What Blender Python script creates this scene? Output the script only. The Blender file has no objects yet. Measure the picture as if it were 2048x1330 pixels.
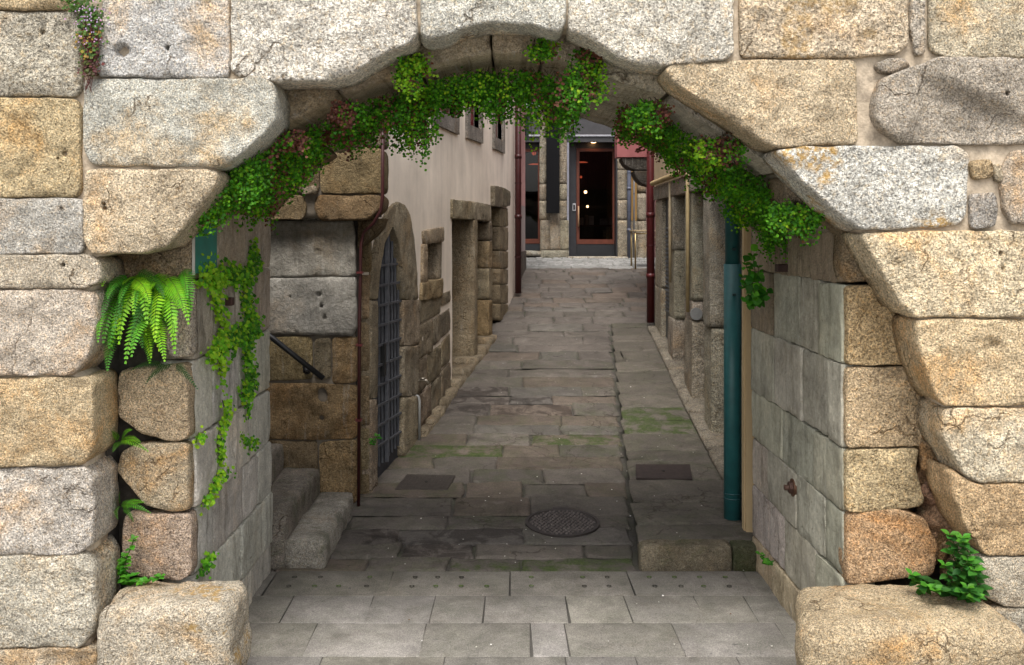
import bpy, bmesh, math, random
import numpy as np
from mathutils import Vector, noise as mnoise, Matrix
from mathutils.geometry import delaunay_2d_cdt
random.seed(7)
R_ = math.radians
C = bpy.context.scene.collection
F, CX, CY, H = 2000.0, 1014.0, 460.0, 2.2        # focal length in photo pixels, principal point, eye height

def P(u, v, y): return Vector(((u-CX)*y/F, y, H-(v-CY)*y/F))
def XZ(u, v, y): p = P(u, v, y); return (p.x, p.z)

# ------------------------------------------------------------------ objects
ROOT = {}
def tag(o, label=None, cat=None, group=None, kind=None):
    if label: o['label'] = label
    if cat: o['category'] = cat
    if group: o['group'] = group
    if kind: o['kind'] = kind
    return o
def thing(name, label, cat, loc, group=None):
    o = bpy.data.objects.new(name, None); C.objects.link(o)
    o.location = loc; o.empty_display_size = .1
    ROOT[o] = Vector(loc)
    return tag(o, label, cat, group)
def mk(name, verts, faces, mat, parent=None, cols=None, smooth=True, tint=None, fix=False, extra=None):
    vs = np.array([tuple(v) for v in verts], dtype=float)
    if parent is not None: loc = ROOT[parent]
    else:
        mn, mx = vs.min(0), vs.max(0); loc = Vector(((mn[0]+mx[0])/2, (mn[1]+mx[1])/2, mn[2]))
    vs = vs-np.array(loc)
    me = bpy.data.meshes.new(name)
    me.from_pydata(vs.tolist(), [], [list(f) for f in faces])
    if cols is not None:
        at = me.color_attributes.new('Col', 'FLOAT_COLOR', 'POINT')
        at.data.foreach_set('color', np.array([(c[0], c[1], c[2], c[3] if len(c) > 3 else 1) for c in cols], dtype=np.float32).ravel())
    if fix:
        bm = bmesh.new(); bm.from_mesh(me)
        bmesh.ops.recalc_face_normals(bm, faces=bm.faces[:]); bm.to_mesh(me); bm.free()
    if smooth: me.polygons.foreach_set('use_smooth', [True]*len(me.polygons))
    me.update()
    o = bpy.data.objects.new(name, me); C.objects.link(o)
    me.materials.append(mat)
    if parent is not None: o.parent = parent
    else: o.location = loc
    ROOT[o] = loc
    if tint is not None: o['tint'] = [float(t) for t in tint]
    return o

class MB:
    def __init__(s): s.v = []; s.f = []; s.c = []; s.col = (1, 1, 1, 1)
    def add(s, vs, fs, col=None):
        b = len(s.v); s.v += [tuple(v) for v in vs]; s.f += [tuple(b+i for i in f) for f in fs]
        s.c += [col or s.col]*len(vs)
    def hexa(s, p, col=None):   # 4 bottom then 4 top
        s.add(p, [(3, 2, 1, 0), (4, 5, 6, 7), (0, 1, 5, 4), (1, 2, 6, 5), (2, 3, 7, 6), (3, 0, 4, 7)], col)
    def box(s, x0, y0, z0, x1, y1, z1, col=None):
        s.hexa([(x0, y0, z0), (x1, y0, z0), (x1, y1, z0), (x0, y1, z0), (x0, y0, z1), (x1, y0, z1), (x1, y1, z1), (x0, y1, z1)], col)
    def tube(s, pts, r, n=10, col=None, caps=True):
        pts = [Vector(p) for p in pts]; m = len(pts); vs = []; fs = []
        rs = r if isinstance(r, (list, tuple)) else [r]*m
        prev = None
        for i, p in enumerate(pts):
            d = (pts[min(i+1, m-1)]-pts[max(i-1, 0)]).normalized()
            a = Vector((0, 0, 1)) if abs(d.z) < .9 else Vector((1, 0, 0))
            if prev is not None:
                e = prev-d*prev.dot(d)
                if e.length > 1e-4: a = e
                e1 = a.normalized() if e.length > 1e-4 else d.cross(a).normalized()
            else: e1 = d.cross(a).normalized()
            prev = e1; e2 = d.cross(e1)
            for k in range(n):
                t = 2*math.pi*k/n; vs.append(p+(e1*math.cos(t)+e2*math.sin(t))*rs[i])
        for i in range(m-1):
            for k in range(n):
                k2 = (k+1) % n; fs.append((i*n+k, i*n+k2, (i+1)*n+k2, (i+1)*n+k))
        if caps: fs.append(tuple(range(n-1, -1, -1))); fs.append(tuple((m-1)*n+k for k in range(n)))
        s.add(vs, fs, col)
    def build(s, name, mat, parent=None, smooth=False, tint=None, fix=False, col=False):
        return mk(name, s.v, s.f, mat, parent, s.c if col else None, smooth, tint, fix)
def bev(o, w, seg=2):
    m = o.modifiers.new('bevel', 'BEVEL'); m.width = w; m.segments = seg; m.limit_method = 'ANGLE'; m.angle_limit = R_(40)
    return o

# ------------------------------------------------------------------ materials
class G:
    def __init__(s, name):
        s.m = bpy.data.materials.new(name); s.m.use_nodes = True; s.nt = s.m.node_tree
        s.b = s.nt.nodes['Principled BSDF']; s.out = s.nt.nodes['Material Output']
    def n(s, t, **kw):
        nd = s.nt.nodes.new(t)
        for k, v in kw.items():
            if k in nd.inputs.keys() or isinstance(k, int): s.put(nd.inputs[k], v)
            else: setattr(nd, k, v)
        return nd
    def put(s, inp, v):
        if isinstance(v, bpy.types.NodeSocket): s.nt.links.new(v, inp)
        else: inp.default_value = v
    def math(s, op, a, b=0.0, clamp=False):
        nd = s.nt.nodes.new('ShaderNodeMath'); nd.operation = op; nd.use_clamp = clamp
        s.put(nd.inputs[0], a); s.put(nd.inputs[1], b); return nd.outputs[0]
    def noise(s, vec, scale, detail=3, rough=.6, dist=0.0):
        nd = s.nt.nodes.new('ShaderNodeTexNoise')
        s.put(nd.inputs['Vector'], vec); s.put(nd.inputs['Scale'], scale); s.put(nd.inputs['Detail'], detail)
        s.put(nd.inputs['Roughness'], rough); s.put(nd.inputs['Distortion'], dist); return nd.outputs[0]
    def rng(s, v, a, b, c, d, smooth=False):
        nd = s.nt.nodes.new('ShaderNodeMapRange'); nd.clamp = True
        if smooth: nd.interpolation_type = 'SMOOTHSTEP'
        for i, x in enumerate((v, a, b, c, d)): s.put(nd.inputs[i], x)
        return nd.outputs[0]
    def mix(s, fac, a, b, mode='MIX'):
        nd = s.nt.nodes.new('ShaderNodeMix'); nd.data_type = 'RGBA'; nd.blend_type = mode
        s.put(nd.inputs[0], fac)
        s.put(nd.inputs[6], (*a, 1) if isinstance(a, tuple) and len(a) == 3 else a)
        s.put(nd.inputs[7], (*b, 1) if isinstance(b, tuple) and len(b) == 3 else b)
        return nd.outputs[2]
    def mul(s, col, fac):   # colour times scalar
        nd = s.nt.nodes.new('ShaderNodeVectorMath'); nd.operation = 'SCALE'
        s.put(nd.inputs[0], col); s.put(nd.inputs['Scale'], fac); return nd.outputs[0]
    def coord(s, rnd=True, scale=(1, 1, 1), kind='Object'):
        tc = s.n('ShaderNodeTexCoord'); v = tc.outputs[kind]
        if rnd:
            oi = s.n('ShaderNodeObjectInfo')
            cx = s.n('ShaderNodeCombineXYZ'); k = s.math('MULTIPLY', oi.outputs['Random'], 53.0)
            for i in range(3): s.put(cx.inputs[i], k)
            a = s.n('ShaderNodeVectorMath', operation='ADD'); s.put(a.inputs[0], v); s.put(a.inputs[1], cx.outputs[0]); v = a.outputs[0]
        if scale != (1, 1, 1):
            mp = s.n('ShaderNodeMapping'); s.put(mp.inputs['Vector'], v); mp.inputs['Scale'].default_value = scale; v = mp.outputs[0]
        return v
    def tint(s, name='tint', kind='OBJECT'):
        a = s.n('ShaderNodeAttribute'); a.attribute_type = kind; a.attribute_name = name; return a.outputs['Color']
    def alpha(s, name='Col'):
        a = s.n('ShaderNodeAttribute'); a.attribute_type = 'GEOMETRY'; a.attribute_name = name; return a.outputs['Alpha']
    def bump(s, h, strength=.5, dist=.01):
        b = s.n('ShaderNodeBump'); b.inputs['Strength'].default_value = strength; b.inputs['Distance'].default_value = dist
        s.put(b.inputs['Height'], h); s.put(s.b.inputs['Normal'], b.outputs[0])
    def done(s, col=None, rough=.8, metal=0, spec=.3):
        if col is not None: s.put(s.b.inputs['Base Color'], (*col, 1) if isinstance(col, tuple) and len(col) == 3 else col)
        s.put(s.b.inputs['Roughness'], rough); s.b.inputs['Metallic'].default_value = metal
        s.b.inputs['Specular IOR Level'].default_value = spec
        return s.m

def granite(name, streak=0.0, streak_dir='z', stain=.5, speck=1.0, moss=0.0, bumpd=.016, contrast=1.0, gain=1.0, crk=.8):
    g = G(name); v = g.coord(); t = g.tint()
    oi = g.n('ShaderNodeObjectInfo'); v = g.mul(v, g.rng(oi.outputs['Random'], 0, 1, .72, 1.4))   # grain size differs from block to block
    big = g.rng(g.noise(v, 3.2, 4, .7), .3, .7, 1-.25*contrast, 1+.2*contrast)
    n2 = g.noise(v, 105, 4, .78)
    sp = g.rng(n2, .38, .62, max(.15, 1-.55*speck), 1+.36*speck)
    n3 = g.noise(v, 230, 2, .65)
    grain = g.rng(n3, .56, .64, 1, max(.2, 1-.6*speck))
    n4 = g.noise(v, 26, 5, .74, .6)
    mid = g.rng(n4, .34, .66, .80, 1.15)
    k = g.math('MULTIPLY', g.math('MULTIPLY', big, sp), g.math('MULTIPLY', grain, mid))
    col = g.mul(t, g.math('MULTIPLY', k, gain))
    yel = g.rng(g.noise(v, 60, 3, .7), .52, .66, 0, .32*speck)
    col = g.mix(yel, col, g.mix(1.0, col, (1.25, .96, .58), 'MULTIPLY'))
    sm = g.math('MULTIPLY', g.rng(g.noise(v, 2.1, 5, .66, .4), .5, .70, 0, stain, True), g.rng(n4, .3, .6, .4, 1))
    col = g.mix(sm, col, g.mix(1.0, col, (1.12, .80, .46), 'MULTIPLY'))
    dk = g.rng(g.noise(v, 1.7, 6, .74, .8), .52, .72, 0, .6, True)
    col = g.mix(dk, col, g.mix(1.0, col, (.52, .50, .47), 'MULTIPLY'))
    ck = g.n('ShaderNodeTexVoronoi'); ck.feature = 'DISTANCE_TO_EDGE'; ck.inputs['Scale'].default_value = 1.9
    wv = g.n('ShaderNodeVectorMath', operation='ADD'); nv = g.n('ShaderNodeTexNoise'); g.put(nv.inputs['Vector'], v); nv.inputs['Scale'].default_value = 4; nv.inputs['Detail'].default_value = 4
    sv = g.n('ShaderNodeVectorMath', operation='SCALE'); g.put(sv.inputs[0], nv.outputs['Color']); sv.inputs['Scale'].default_value = .55
    g.put(wv.inputs[0], v); g.put(wv.inputs[1], sv.outputs[0]); g.put(ck.inputs['Vector'], wv.outputs[0])
    crack = g.math('MULTIPLY', g.rng(ck.outputs['Distance'], .004, .014, 1, 0), g.rng(g.noise(v, 2.7, 2), .55, .61, 0, crk))
    pit = g.rng(g.noise(v, 42, 2, .5), .69, .73, 0, .55)
    dark = g.math('MAXIMUM', crack, pit)
    col = g.mix(dark, col, g.mix(1.0, col, (.34, .30, .26), 'MULTIPLY'))
    li = g.n('ShaderNodeAttribute'); li.attribute_type = 'OBJECT'; li.attribute_name = 'lichen'
    lm = g.math('MULTIPLY', g.math('MULTIPLY', g.rng(g.noise(v, 4.5, 3, .5), .55, .63, 0, 1, True), g.rng(g.noise(v, 38, 4, .7), .42, .56, 0, 1)), li.outputs['Fac'])
    col = g.mix(lm, col, (.52, .30, .06))
    if streak:
        sc = {'z': (7, 7, .8), 'y': (14, .5, 14)}[streak_dir]
        st = g.noise(g.coord(scale=sc), 1.5, 6, .7, .5)
        col = g.mix(g.rng(st, .46, .66, 0, streak, True), col, g.mix(1.0, col, (.45, .44, .41), 'MULTIPLY'))
        st2 = g.noise(g.coord(scale=tuple(x*1.3 for x in sc)), 2.1, 6, .7, .5)
        col = g.mix(g.rng(st2, .56, .70, 0, streak*.75, True), col, (.50, .485, .445))
    if moss:
        mm = g.rng(g.noise(v, 4.0, 6, .7, .5), .5, .66, 0, moss, True)
        col = g.mix(mm, col, (.05, .075, .02))
    n6 = g.noise(v, 10, 5, .8, .5)
    h = g.math('ADD', g.math('MULTIPLY', n2, .45), g.math('ADD', g.math('MULTIPLY', n4, 1.7), g.math('ADD', g.math('MULTIPLY', n6, 2.4), g.math('SUBTRACT', g.math('MULTIPLY', n3, .2), g.math('MULTIPLY', dark, .8)))))
    g.bump(h, 1.0, bumpd)
    return g.done(col, .92, spec=.15)

M = {}
M['granite'] = granite('granite_face', speck=1.15, gain=1.44, stain=.8, bumpd=.02)
M['reveal'] = granite('weathered_granite', crk=.4, gain=1.5, streak=.62, stain=.2, speck=.4, contrast=1.0, bumpd=.009)
M['coated'] = granite('lime_washed_granite', crk=.25, streak=.45, gain=1.2, stain=.1, speck=.18, contrast=1.3, bumpd=.005)
M['soffit'] = granite('soffit_granite', gain=1.15, streak=.8, streak_dir='y', stain=.3, speck=.7)
M['dark_granite'] = granite('sooty_granite', gain=1.4, streak=.35, stain=.4, speck=.85, contrast=1.5)
M['jamb'] = granite('pitted_granite', gain=1.45, streak=.35, stain=.45, speck=1.2, contrast=1.3, bumpd=.018)
M['step'] = granite('step_granite', stain=.3, speck=.8, moss=.4, contrast=1.6, gain=1.25)

def simple(name, col, rough=.6, metal=0, var=.18, scale=6, bump=.0, bscale=40, spec=.4, streak=False):
    g = G(name); v = g.coord()
    k = g.rng(g.noise(v, scale, 5, .65), .3, .7, 1-var, 1+var)
    if streak:
        k2 = g.rng(g.noise(g.coord(scale=(7, 7, .4)), 1.5, 5, .6), .35, .7, 1.08, .82); k = g.math('MULTIPLY', k, k2)
    cc = g.n('ShaderNodeRGB'); cc.outputs[0].default_value = (*col, 1)
    c = g.mul(cc.outputs[0], k)
    if bump: g.bump(g.noise(v, bscale, 4, .6), .5, bump)
    return g.done(c, g.rng(g.noise(v, scale*2.3, 4), .3, .7, max(.05, rough-.12), min(1, rough+.12)), metal, spec)
M['mortar'] = simple('lime_mortar', (.46, .38, .285), .95, var=.42, scale=14, bump=.02, bscale=30)
M['mortar2'] = simple('grey_brown_mortar', (.155, .13, .10), .95, var=.3, scale=8, bump=.01)
M['dirt'] = simple('dark_earth_joint', (.05, .042, .034), 1, var=.4, scale=20, bump=.01)
def tinted(name, rough=.6, var=.15, scale=6, bump=0, bscale=40, spec=.4, metal=0, streak=0):
    g = G(name); v = g.coord(); t = g.tint()
    k = g.rng(g.noise(v, scale, 5, .65), .3, .7, 1-var, 1+var)
    if streak:
        k = g.math('MULTIPLY', k, g.rng(g.noise(g.coord(scale=(2.2, 2.2, .3)), 1.4, 6, .65), .35, .7, 1+.4*streak, 1-streak))
    c = g.mul(t, k)
    if bump: g.bump(g.noise(v, bscale, 4, .6), .5, bump)
    return g.done(c, rough, metal, spec)
M['plaster'] = tinted('painted_plaster', .92, var=.15, scale=1.1, bump=.004, bscale=35, spec=.15, streak=.16)
M['cement'] = granite('cement_render', streak=.35, stain=.35, speck=.3, contrast=1.7, gain=1.15, bumpd=.009, crk=.12)
M['paint'] = tinted('worn_metal_paint', .42, var=.18, scale=9, bump=.0015, bscale=30, spec=.45)
M['iron'] = tinted('dull_iron', .6, var=.3, scale=22, bump=.003, bscale=60, spec=.4, metal=.35)
M['wood'] = tinted('stained_wood', .5, var=.22, scale=11, bump=.002, spec=.35)
M['brass'] = tinted('brass_tube', .35, var=.1, metal=.8)
M['black'] = tinted('matt_black_panel', .6, var=.12, scale=5, spec=.1)

def leafmat(name, trans=.35, rough=.55):
    g = G(name); c = g.tint('Col', 'GEOMETRY')
    g.done(c, rough, spec=.3)
    tr = g.n('ShaderNodeBsdfTranslucent'); g.put(tr.inputs['Color'], g.mix(1.0, c, (1.2, 1.25, .6), 'MULTIPLY'))
    mx = g.n('ShaderNodeMixShader'); mx.inputs[0].default_value = trans
    g.put(mx.inputs[1], g.b.outputs[0]); g.put(mx.inputs[2], tr.outputs[0]); g.put(g.out.inputs['Surface'], mx.outputs[0])
    return g.m
M['leaf'] = leafmat('fern_leaf', .42)
M['stem'] = leafmat('plant_stem', .05, .8)

def paving(name, speck=.6, mossy=True, base_rough=.8, bumpd=.012, scale=1.0):
    g = G(name); c = g.tint('Col', 'GEOMETRY'); v = g.coord(False); al = g.alpha()
    n2 = g.noise(v, 60*scale, 4, .75); n4 = g.noise(v, 9, 6, .7); n5 = g.noise(v, 1.8, 6, .68, .5)
    k = g.math('MULTIPLY', g.rng(n2, .3, .7, 1-.4*speck, 1+.35*speck), g.math('MULTIPLY', g.rng(n4, .3, .7, .72, 1.22), g.rng(n5, .3, .7, .72, 1.25)))
    col = g.mul(c, k)
    if speck < .7:   # worn, cracked flags
        ck = g.n('ShaderNodeTexVoronoi'); ck.feature = 'DISTANCE_TO_EDGE'; ck.inputs['Scale'].default_value = 1.5
        nv = g.n('ShaderNodeTexNoise'); g.put(nv.inputs['Vector'], v); nv.inputs['Scale'].default_value = 3; nv.inputs['Detail'].default_value = 5
        sv = g.n('ShaderNodeVectorMath', operation='SCALE'); g.put(sv.inputs[0], nv.outputs['Color']); sv.inputs['Scale'].default_value = .7
        wv = g.n('ShaderNodeVectorMath', operation='ADD'); g.put(wv.inputs[0], v); g.put(wv.inputs[1], sv.outputs[0]); g.put(ck.inputs['Vector'], wv.outputs[0])
        crk = g.math('MULTIPLY', g.rng(ck.outputs['Distance'], .004, .016, 1, 0), g.rng(g.noise(v, 1.3, 3), .50, .58, 0, .85))
        grime = g.rng(g.noise(v, 3.3, 8, .75, 1.0), .53, .66, 0, .55, True)
        col = g.mix(g.math('MAXIMUM', crk, grime), col, g.mix(1.0, col, (.38, .34, .31), 'MULTIPLY'))
        pale = g.rng(g.noise(v, 5.1, 8, .75, .6), .58, .70, 0, .4, True); col = g.mix(pale, col, (.22, .20, .18))
    if speck > .7:   # dark paint spots and gum on the sawn flags
        col = g.mix(g.math('MULTIPLY', g.rng(g.noise(v, 16, 6, .75, .6), .62, .66, 0, .8), g.rng(g.noise(v, 2.2, 3), .48, .56, 0, 1)), col, (.045, .044, .048))
        col = g.mix(g.rng(g.noise(v, 2.6, 7, .72, .6), .5, .68, 0, .45, True), col, g.mix(1.0, col, (.62, .58, .54), 'MULTIPLY'))
        gr = g.noise(v, 190, 3, .7); col = g.mix(1.0, col, g.mix(g.rng(gr, .4, .6, 0, 1), (.7, .7, .7), (1.22, 1.2, 1.18)), 'MULTIPLY')
    if mossy:   # alpha of Col: how mossy the slab is
        mm = g.math('MULTIPLY', g.rng(g.noise(v, 6.5, 6, .72, .4), .40, .60, 0, 1, True), g.rng(al, 1.0, 2.0, 0, 1), True)
        mcol = g.mix(g.rng(n2, .35, .65, 0, 1), (.024, .038, .010), (.062, .085, .020))
        col = g.mix(mm, col, mcol)
        wet = g.math('MULTIPLY', g.rng(g.noise(v, 4.5, 6, .7, .7), .44, .56, 0, 1, True), g.rng(al, 1.0, 0.0, 0, 1), True)
        col = g.mix(wet, col, g.mix(1.0, col, (.28, .25, .24), 'MULTIPLY'))
    g.bump(g.math('ADD', g.math('MULTIPLY', n2, .5), g.math('MULTIPLY', n4, 1.6)), .8, bumpd)
    return g.done(col, g.rng(n4, .3, .7, base_rough-.15, base_rough+.12), spec=.3)
M['paving'] = paving('alley_paving_stone')
M['slab'] = paving('sawn_granite_slab', .75, True, .85, .003, 2.2)

# ------------------------------------------------------------------ stone builder
def nz(p, s, seed=0.0): return mnoise.fractal(Vector((p[0]*s+seed*3.7, p[1]*s-seed*1.3, p[2]*s+seed*7.1)), .9, 2.0, 4)
def round_poly(poly, rc):
    out = []; n = len(poly)
    for i in range(n):
        p = Vector(poly[i]); a = Vector(poly[i-1]); b = Vector(poly[(i+1) % n])
        da, db = a-p, b-p
        if da.length < 1e-6 or db.length < 1e-6: continue
        ca, cb = min(rc, da.length*.42), min(rc, db.length*.42)
        pa, pb = p+da.normalized()*ca, p+db.normalized()*cb
        for t in (0, .33, .67, 1):
            q = pa*(1-t)**2+p*2*t*(1-t)+pb*t*t; out.append(q)
    return out
def resample(poly, sp):
    out = []; n = len(poly)
    for i in range(n):
        a, b = Vector(poly[i]), Vector(poly[(i+1) % n]); L = (b-a).length
        if L < 1e-5: continue
        k = max(1, int(round(L/sp)))
        for j in range(k): out.append(a+(b-a)*j/k)
    res = []
    for q in out:
        if not res or (q-res[-1]).length > sp*.3: res.append(q)
    if (res[0]-res[-1]).length < sp*.3: res.pop()
    return res
def inside(pts, poly):
    x, y = pts[:, 0], pts[:, 1]; r = np.zeros(len(pts), bool); n = len(poly); j = n-1
    for i in range(n):
        xi, yi = poly[i]; xj, yj = poly[j]
        c = ((yi > y) != (yj > y)) & (x < (xj-xi)*(y-yi)/((yj-yi) or 1e-12)+xi); r ^= c; j = i
    return r
def edist(pts, poly):
    d = np.full(len(pts), 1e9); n = len(poly)
    for i in range(n):
        a = np.array(poly[i]); b = np.array(poly[(i+1) % n]); ab = b-a; L = (ab**2).sum()
        t = np.clip(((pts-a)@ab)/max(L, 1e-12), 0, 1)
        d = np.minimum(d, np.hypot(*(pts-(a+t[:, None]*ab)).T))
    return d
def stone(name, poly, mapf, depth, mat, parent, tint=None, R=.035, sp=.026, amp=.012, rc=.04, gap=0.0, pits=(), extra=None, dsteps=3, wob=.006, flat=False, holes=(), grow=0.0, tilt=0.0):
    """a quarried block: outline poly (a,b) in metres, face rounded at its edges, sides run back by depth; mapf(a,b,d)->world"""
    seed = random.random()*90
    if gap:
        cxy = np.mean(np.array([tuple(p) for p in poly]), 0)
    pl = round_poly(poly, rc) if rc > 0 else [Vector(p) for p in poly]
    bd = resample(pl, sp)
    if wob:
        bd = [Vector((q[0]+wob*nz((q[0], q[1], 1), 9, seed), q[1]+wob*nz((q[0], q[1], 5), 9, seed))) for q in bd]
    B = np.array([tuple(q) for q in bd])
    if grow:
        tg = np.roll(B, -1, 0)-np.roll(B, 1, 0); tg /= np.maximum(np.hypot(tg[:, 0], tg[:, 1])[:, None], 1e-9)
        sgn = 1 if np.sum(B[:, 0]*np.roll(B[:, 1], -1)-np.roll(B[:, 0], -1)*B[:, 1]) > 0 else -1
        B = B+np.stack([tg[:, 1], -tg[:, 0]], 1)*grow*sgn
    mn, mx = B.min(0), B.max(0)
    gx = np.arange(mn[0], mx[0], sp); gy = np.arange(mn[1], mx[1], sp)
    pts = np.array([(x+random.uniform(-.3, .3)*sp, y+random.uniform(-.3, .3)*sp) for x in gx for y in gy]) if len(gx)*len(gy) else np.zeros((0, 2))
    if len(pts):
        ins = inside(pts, B); pts = pts[ins]
    if len(pts):
        dd = edist(pts, B); pts = pts[dd > max(.55*sp, R*.62)]
    ex = [pts] if len(pts) else []
    # bevel rings
    if R > .008:
        nB = len(B); tan = np.roll(B, -1, 0)-np.roll(B, 1, 0); tan /= np.maximum(np.hypot(tan[:, 0], tan[:, 1])[:, None], 1e-9)
        nor = np.stack([-tan[:, 1], tan[:, 0]], 1)
        area = np.sum(B[:, 0]*np.roll(B[:, 1], -1)-np.roll(B[:, 0], -1)*B[:, 1])
        if area < 0: nor = -nor
        for o in (R*.12, R*.38):
            q = B+nor*o; ok = inside(q, B)
            if ok.any():
                q = q[ok]; q = q[edist(q, B) > o*.85]; ex.append(q)
    for (pa, pb, pr, pd) in pits:
        th = np.linspace(0, 2*math.pi, 11)[:-1]
        for rr in (1.15, .92, .5): ex.append(np.stack([pa+pr*rr*np.cos(th), pb+pr*rr*np.sin(th)], 1))
    for h in holes: pass
    allp = np.concatenate([B]+ex) if ex else B
    nb = len(B)
    vs, es, fs, ov, oe, of = delaunay_2d_cdt([Vector(p) for p in allp.tolist()], [(i, (i+1) % nb) for i in range(nb)], [], 1, 1e-5)
    if holes:
        cen = np.array([tuple((vs[f[0]]+vs[f[1]]+vs[f[2]])/3) for f in fs]); keep = np.ones(len(fs), bool)
        for h in holes: keep &= ~inside(cen, h)
        fs = [f for f, k in zip(fs, keep) if k]
    V2 = np.array([tuple(v) for v in vs])
    t = edist(V2, B)
    inp = {}
    for i, o in enumerate(ov):
        for k in o:
            if k < nb: inp[k] = i
    W = []; cab = B.mean(0); tlt = (random.uniform(-1, 1)*tilt, random.uniform(-1, 1)*tilt)
    for i, (a, b) in enumerate(V2):
        Re = R*min(1.0, max(.16, .42+.9*nz((a, b, 7), 5.5, seed)+.5*nz((a, b, 9), 19, seed))) if R > .006 else R
        tt = min(t[i], Re)
        d = (Re-math.sqrt(max(0, Re*Re-(Re-tt)**2)))*(R/Re*.55+.45 if t[i] < 1e-4 else 1) if R > 0 else 0
        w = min(1, t[i]/(R*1.2+1e-6))
        if amp: d += w*(amp*nz((a, b, 0), 4.5, seed)+amp*.55*nz((a, b, 3), 14, seed)+amp*.32*nz((a, b, 6), 34, seed))+tlt[0]*(a-cab[0])+tlt[1]*(b-cab[1])
        if extra: d += extra(a, b)
        for (pa, pb, pr, pd) in pits:
            rr = math.hypot(a-pa, b-pb)/pr
            if rr < 1.05: d += pd*min(1, (1.05-rr)*5)
        W.append(mapf(a, b, d))
    F_ = [tuple(f) for f in fs]
    if depth > 0:
        prev = [inp[k] for k in range(nb) if k in inp]; ks = [k for k in range(nb) if k in inp]
        for sst in range(1, dsteps+1):
            d = R+(depth-R)*sst/dsteps; cur = []
            for k in ks:
                a, b = B[k]
                wv = .6*amp*nz((a*2, b*2, d*3), 3, seed) if sst < dsteps else 0
                W.append(mapf(a+wv, b+wv, d)); cur.append(len(W)-1)
            for j in range(len(prev)):
                j2 = (j+1) % len(prev); F_.append((prev[j], prev[j2], cur[j2], cur[j]))
            prev = cur
        F_.append(tuple(prev))
    return mk(name, W, F_, mat, parent, smooth=not flat, tint=tint, fix=True)
def front(Y): return lambda a, b, d: (a, Y+d, b)
def pxpoly(poly, Y): return [XZ(u, v, Y) for u, v in poly]

def rbox(x0, y0, z0, x1, y1, z1, R=.03, sp=.04, amp=.01, seed=None, rot=None):
    """rounded, uneven stone box -> verts, faces"""
    seed = random.random()*80 if seed is None else seed
    lo, hi = Vector((x0, y0, z0)), Vector((x1, y1, z1)); vs = []; fs = []; idx = {}
    n = [max(2, int((hi[i]-lo[i])/sp)) for i in range(3)]
    def vert(i, j, k):
        key = (i, j, k)
        if key in idx: return idx[key]
        def pos(t, m, l, h):   # more cuts near the edges
            x = t/m; return l+(h-l)*x
        p = Vector((pos(i, n[0], x0, x1), pos(j, n[1], y0, y1), pos(k, n[2], z0, z1)))
        q = Vector([min(max(p[a], lo[a]+R), hi[a]-R) for a in range(3)])
        dlt = p-q
        if dlt.length > 1e-9: p = q+dlt.normalized()*R
        nn = (p-(lo+hi)/2).normalized()
        p = p+nn*(amp*nz(p, 4, seed)+amp*.5*nz(p, 13, seed))
        if rot: p = rot(p)
        vs.append(tuple(p)); idx[key] = len(vs)-1; return len(vs)-1
    def face(fn, a, b, flip):
        for i in range(a):
            for j in range(b):
                q = [fn(i, j), fn(i+1, j), fn(i+1, j+1), fn(i, j+1)]
                fs.append(tuple(reversed(q)) if flip else tuple(q))
    face(lambda i, j: vert(i, j, 0), n[0], n[1], True); face(lambda i, j: vert(i, j, n[2]), n[0], n[1], False)
    face(lambda i, j: vert(i, 0, j), n[0], n[2], False); face(lambda i, j: vert(i, n[1], j), n[0], n[2], True)
    face(lambda i, j: vert(0, i, j), n[1], n[2], True); face(lambda i, j: vert(n[0], i, j), n[1], n[2], False)
    return vs, fs

GREY = (.51, .485, .435); WARM = (.54, .425, .265); TAN = (.46, .35, .22); PALE = (.58, .555, .495); BRWN = (.30, .22, .135); OCH = (.47, .32, .17)
def jit(c, a=.06): k = 1+random.uniform(-a, a); return tuple(x*k*(1+random.uniform(-a, a)*.4) for x in c)

# ------------------------------------------------------------------ ground levels
YG = [-40, 6.45, 7.1, 8, 9, 10, 12, 14, 16, 17, 19.3, 40]
ZG = [0, 0, .03, .10, .22, .35, .68, 1.05, 1.40, 1.555, 1.67, 1.75]
def zg(y): return float(np.interp(y, YG, ZG))
def zs(y): return zg(y)+float(np.interp(y, [6.5, 12, 13.4], [.14, .10, .015]))
def Gp(u, v, zf=zg):
    lo, hi = 4.0, 25.0
    for _ in range(50):
        m = (lo+hi)/2
        if CY+F*(H-zf(m))/m > v: lo = m
        else: hi = m
    return P(u, v, lo)
LY = [7.0, 7.75, 9, 11, 12.5, 14.5, 17, 18]; LX = [-1.30, -1.155, -.90, -.58, -.27, .045, .31, .42]
def xL(y): return float(np.interp(y, LY, LX))
def xR(y): return 1.80+.025*(y-8)
def xK(y): return float(np.interp(y, [6.5, 13.4], [.867, 1.40]))
def solve(xf, u, lo=6.6, hi=18):
    f = lambda y: CX+F*xf(y)/y-u
    a = f(lo)
    for _ in range(50):
        m = (lo+hi)/2
        if (f(m) > 0) == (a > 0): lo = m
        else: hi = m
    return lo
def LYZ(u, v): y = solve(xL, u); return (y, H-(v-CY)*y/F)
def lpoly(poly): return [LYZ(u, v) for u, v in poly]
def mapL(a, b, d): return (xL(a)-d, a, b)
def mapR(a, b, d): return (xR(a)+d, a, b)

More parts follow.
